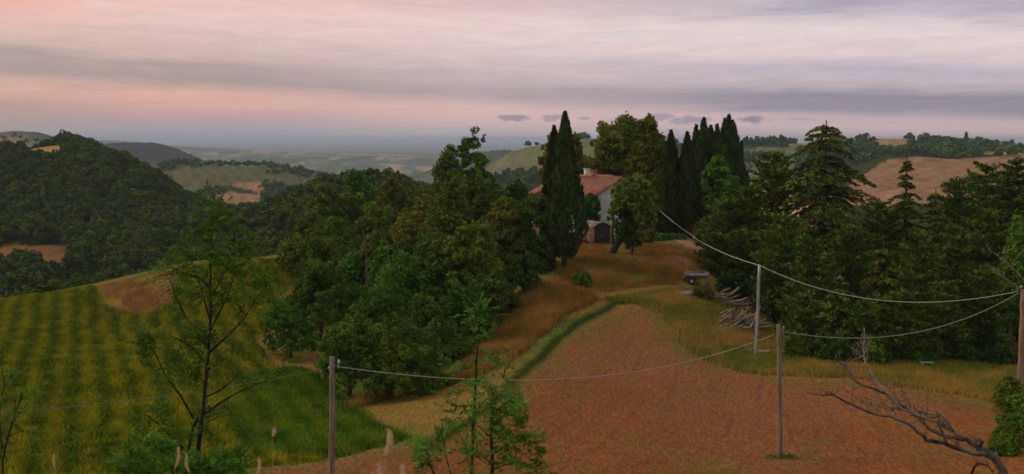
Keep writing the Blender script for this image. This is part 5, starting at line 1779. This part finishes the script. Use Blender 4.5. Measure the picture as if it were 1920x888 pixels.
# shrubs at its foot
for (px, top, dd, w_, lb, sd_) in ((290, 828, 14, 95, 'leafy undergrowth shrub left of the tall sapling foot', 411), (350, 862, 13.5, 70, 'low leafy shrub around the tall sapling foot', 412),
                                   (425, 846, 14, 80, 'leafy undergrowth shrub right of the tall sapling foot', 413)):
    g = G(px, dd); q = gpx(px, dd)
    sapling(lb, dd, px, [([q, (px + (k_ - 3) * w_ * .08, (q[1] + top) / 2 + 20), (px + (k_ - 3) * w_ * .16, top + abs(k_ - 3) * 8)], .012, .003, (k_ - 3) * .1, (k_ - 3) * .2) for k_ in range(7)],
            'youngdark', sd_, ls=.045, L=.2, dens=10, start=.45, spread=.25, name='undergrowth_shrub', cat='shrub')
# thin twiggy bush at the left edge
d = 13
sapling('thin twiggy bush with few leaves at the left edge', d, 8, [
    ([gpx(8, d), (5, 860), (20, 800), (40, 740), (52, 700)], .018, .003, 0, 0, .2), ([(8, 840), (25, 790), (60, 745)], .010, .003, 0, .3, .2), ([(4, 840), (-2, 780), (8, 720), (4, 690)], .010, .003, 0, -.3, .5),
    ([(10, 820), (30, 810), (55, 805)], .008, .003, 0, .2, .8), ([(12, 830), (28, 780), (30, 730)], .008, .003, 0, 0, .3)], 'youngdark', 421, ls=.04, L=.14, dens=7, start=.3, spread=.2, name='twiggy_bush', cat='bush')
# centre saplings
d = 12.5
sapling('tallest slender sapling in the bottom centre with a loose leafy tip', d, 884, [
    ([gpx(884, d), (884, 888), (888, 791), (892, 712), (893, 669), (898, 630), (899, 599), (901, 578)], .028, .004, 0, 0, .05),
    ([(893, 672), (880, 690), (862, 690)], .007, .003, 0, -.2, .8), ([(893, 720), (905, 705), (925, 690)], .007, .003, 0, .2, .5)],
    'young', 431, ls=.050, L=.20, dens=6, start=.5, spread=.2,
    clusters=[(905, 592, 26, 18, 0), (902, 625, 18, 6, 0), (872, 688, 30, 15, 0), (925, 668, 30, 13, .2), (940, 730, 34, 16, .2), (860, 755, 38, 14, 0), (905, 765, 40, 14, 0), (845, 775, 24, 8, 0)])
d = 9
sapling('leafy sapling with crisp bright leaflets right of the tallest sapling', d, 924, [
    ([gpx(924, d), (923, 888), (921, 830), (921, 791), (924, 767), (930, 750)], .022, .005, 0, 0, .2),
    ([(922, 850), (950, 835), (975, 810)], .008, .003, 0, -.2), ([(921, 800), (945, 780), (975, 770)], .008, .003, 0, .2), ([(923, 880), (960, 865), (1000, 870)], .008, .003, 0, .1),
    ([(921, 820), (900, 800), (890, 790)], .006, .003, 0, 0), ([(923, 870), (900, 850), (885, 840)], .006, .003, 0, .1), ([(921, 790), (940, 760), (960, 745)], .006, .003)],
    'young', 432, ls=.036, L=.15, dens=8, start=.3, spread=.15,
    clusters=[(965, 780, 36, 30, 0), (985, 830, 36, 34, 0), (950, 855, 36, 26, 0), (1005, 880, 26, 16, 0), (905, 800, 20, 10, 0), (890, 850, 20, 8, 0), (940, 800, 24, 12, 0)])
d = 9.5
sapling('small leafy sapling leaning left at the bottom centre', d, 822, [
    ([gpx(824, d), (817, 892), (800, 862), (792, 850)], .014, .004, 0, 0, .6), ([(850, 905), (835, 850), (831, 815)], .008, .003, 0, 0, .6), ([(880, 850), (868, 825), (860, 808)], .006, .002, .1, 0, .1)],
    'young', 433, ls=.036, L=.15, dens=5, start=.6, spread=.12,
    clusters=[(790, 850, 22, 11, 0), (835, 812, 18, 9, 0), (812, 848, 20, 7, 0), (842, 845, 14, 5, 0)])


# dry grass stalks close to the camera
def seed_stalk(label, px, py, d, hpx, wpx, seed, curve=8):
    rng = np.random.default_rng(seed)
    g = G(px - 4, d)
    t = thing('grass_stalk', label, 'grass stalk', g, 'dry seed heads near the camera')
    L = lambda x, y: P(x, y, d) - g
    top, bot = (px, py), (px - curve, py + hpx)
    q = gpx(px - 4, d)
    sm = MB(); sm.tube([L(q[0], q[1] + 10), L((q[0] + bot[0]) / 2 + 3, (q[1] + bot[1]) / 2), L(*bot)], [.0022, .002, .0016], 5); sm.build('stem', M['straw'], t, True)
    hd = MB(); s = np.linspace(0, 1, 10)
    pts = np.array([L(px + curve * (.6 * math.sin(PI * v_)) - curve * v_, py + hpx * v_) for v_ in s])
    w_ = wpx / F * d / 2
    hd.tube(pts, w_ * np.sin(np.clip(s * .86 + .1, 0, 1) * PI) ** .6 + .0006, 9)
    for i in range(70):
        v_ = rng.random(); c = pts[int(v_ * 9)]
        dv = unit(rng.normal(size=3) + np.array([0, 0, 1.0]))
        hd.leaves(c[None] + dv * w_ * .8, (dv * w_ * 1.0)[None], (sph(rng, 1) * w_ * .3))
    hd.build('seed_head', M['seed'], t, True)


seed_stalk('largest beige curved grass seed head at the bottom, out of focus', 730, 806, 3.0, 52, 11, 1, 8)
seed_stalk('beige grass seed head cut by the bottom edge, left of the largest', 712, 874, 3.1, 46, 12, 2, 4)
seed_stalk('beige grass seed head cut by the bottom edge, right of the largest', 755, 872, 3.2, 46, 8, 3, 3)
seed_stalk('thin beige grass seed head right of the tall sapling foot', 486, 860, 6.0, 34, 6, 4, 3)
seed_stalk('straw-coloured seed head far left at the bottom edge', 101, 852, 6.5, 26, 4, 5, -3)
seed_stalk('straw seed head above the undergrowth near the tall sapling', 334, 838, 7.5, 40, 5, 6, 6)
seed_stalk('drooping pale seed head against the tall sapling trunk', 350, 852, 7.5, 34, 5, 7, -6)
seed_stalk('small pale seed head halfway between tall sapling and near pole', 514, 803, 7.5, 14, 7, 8, 3)
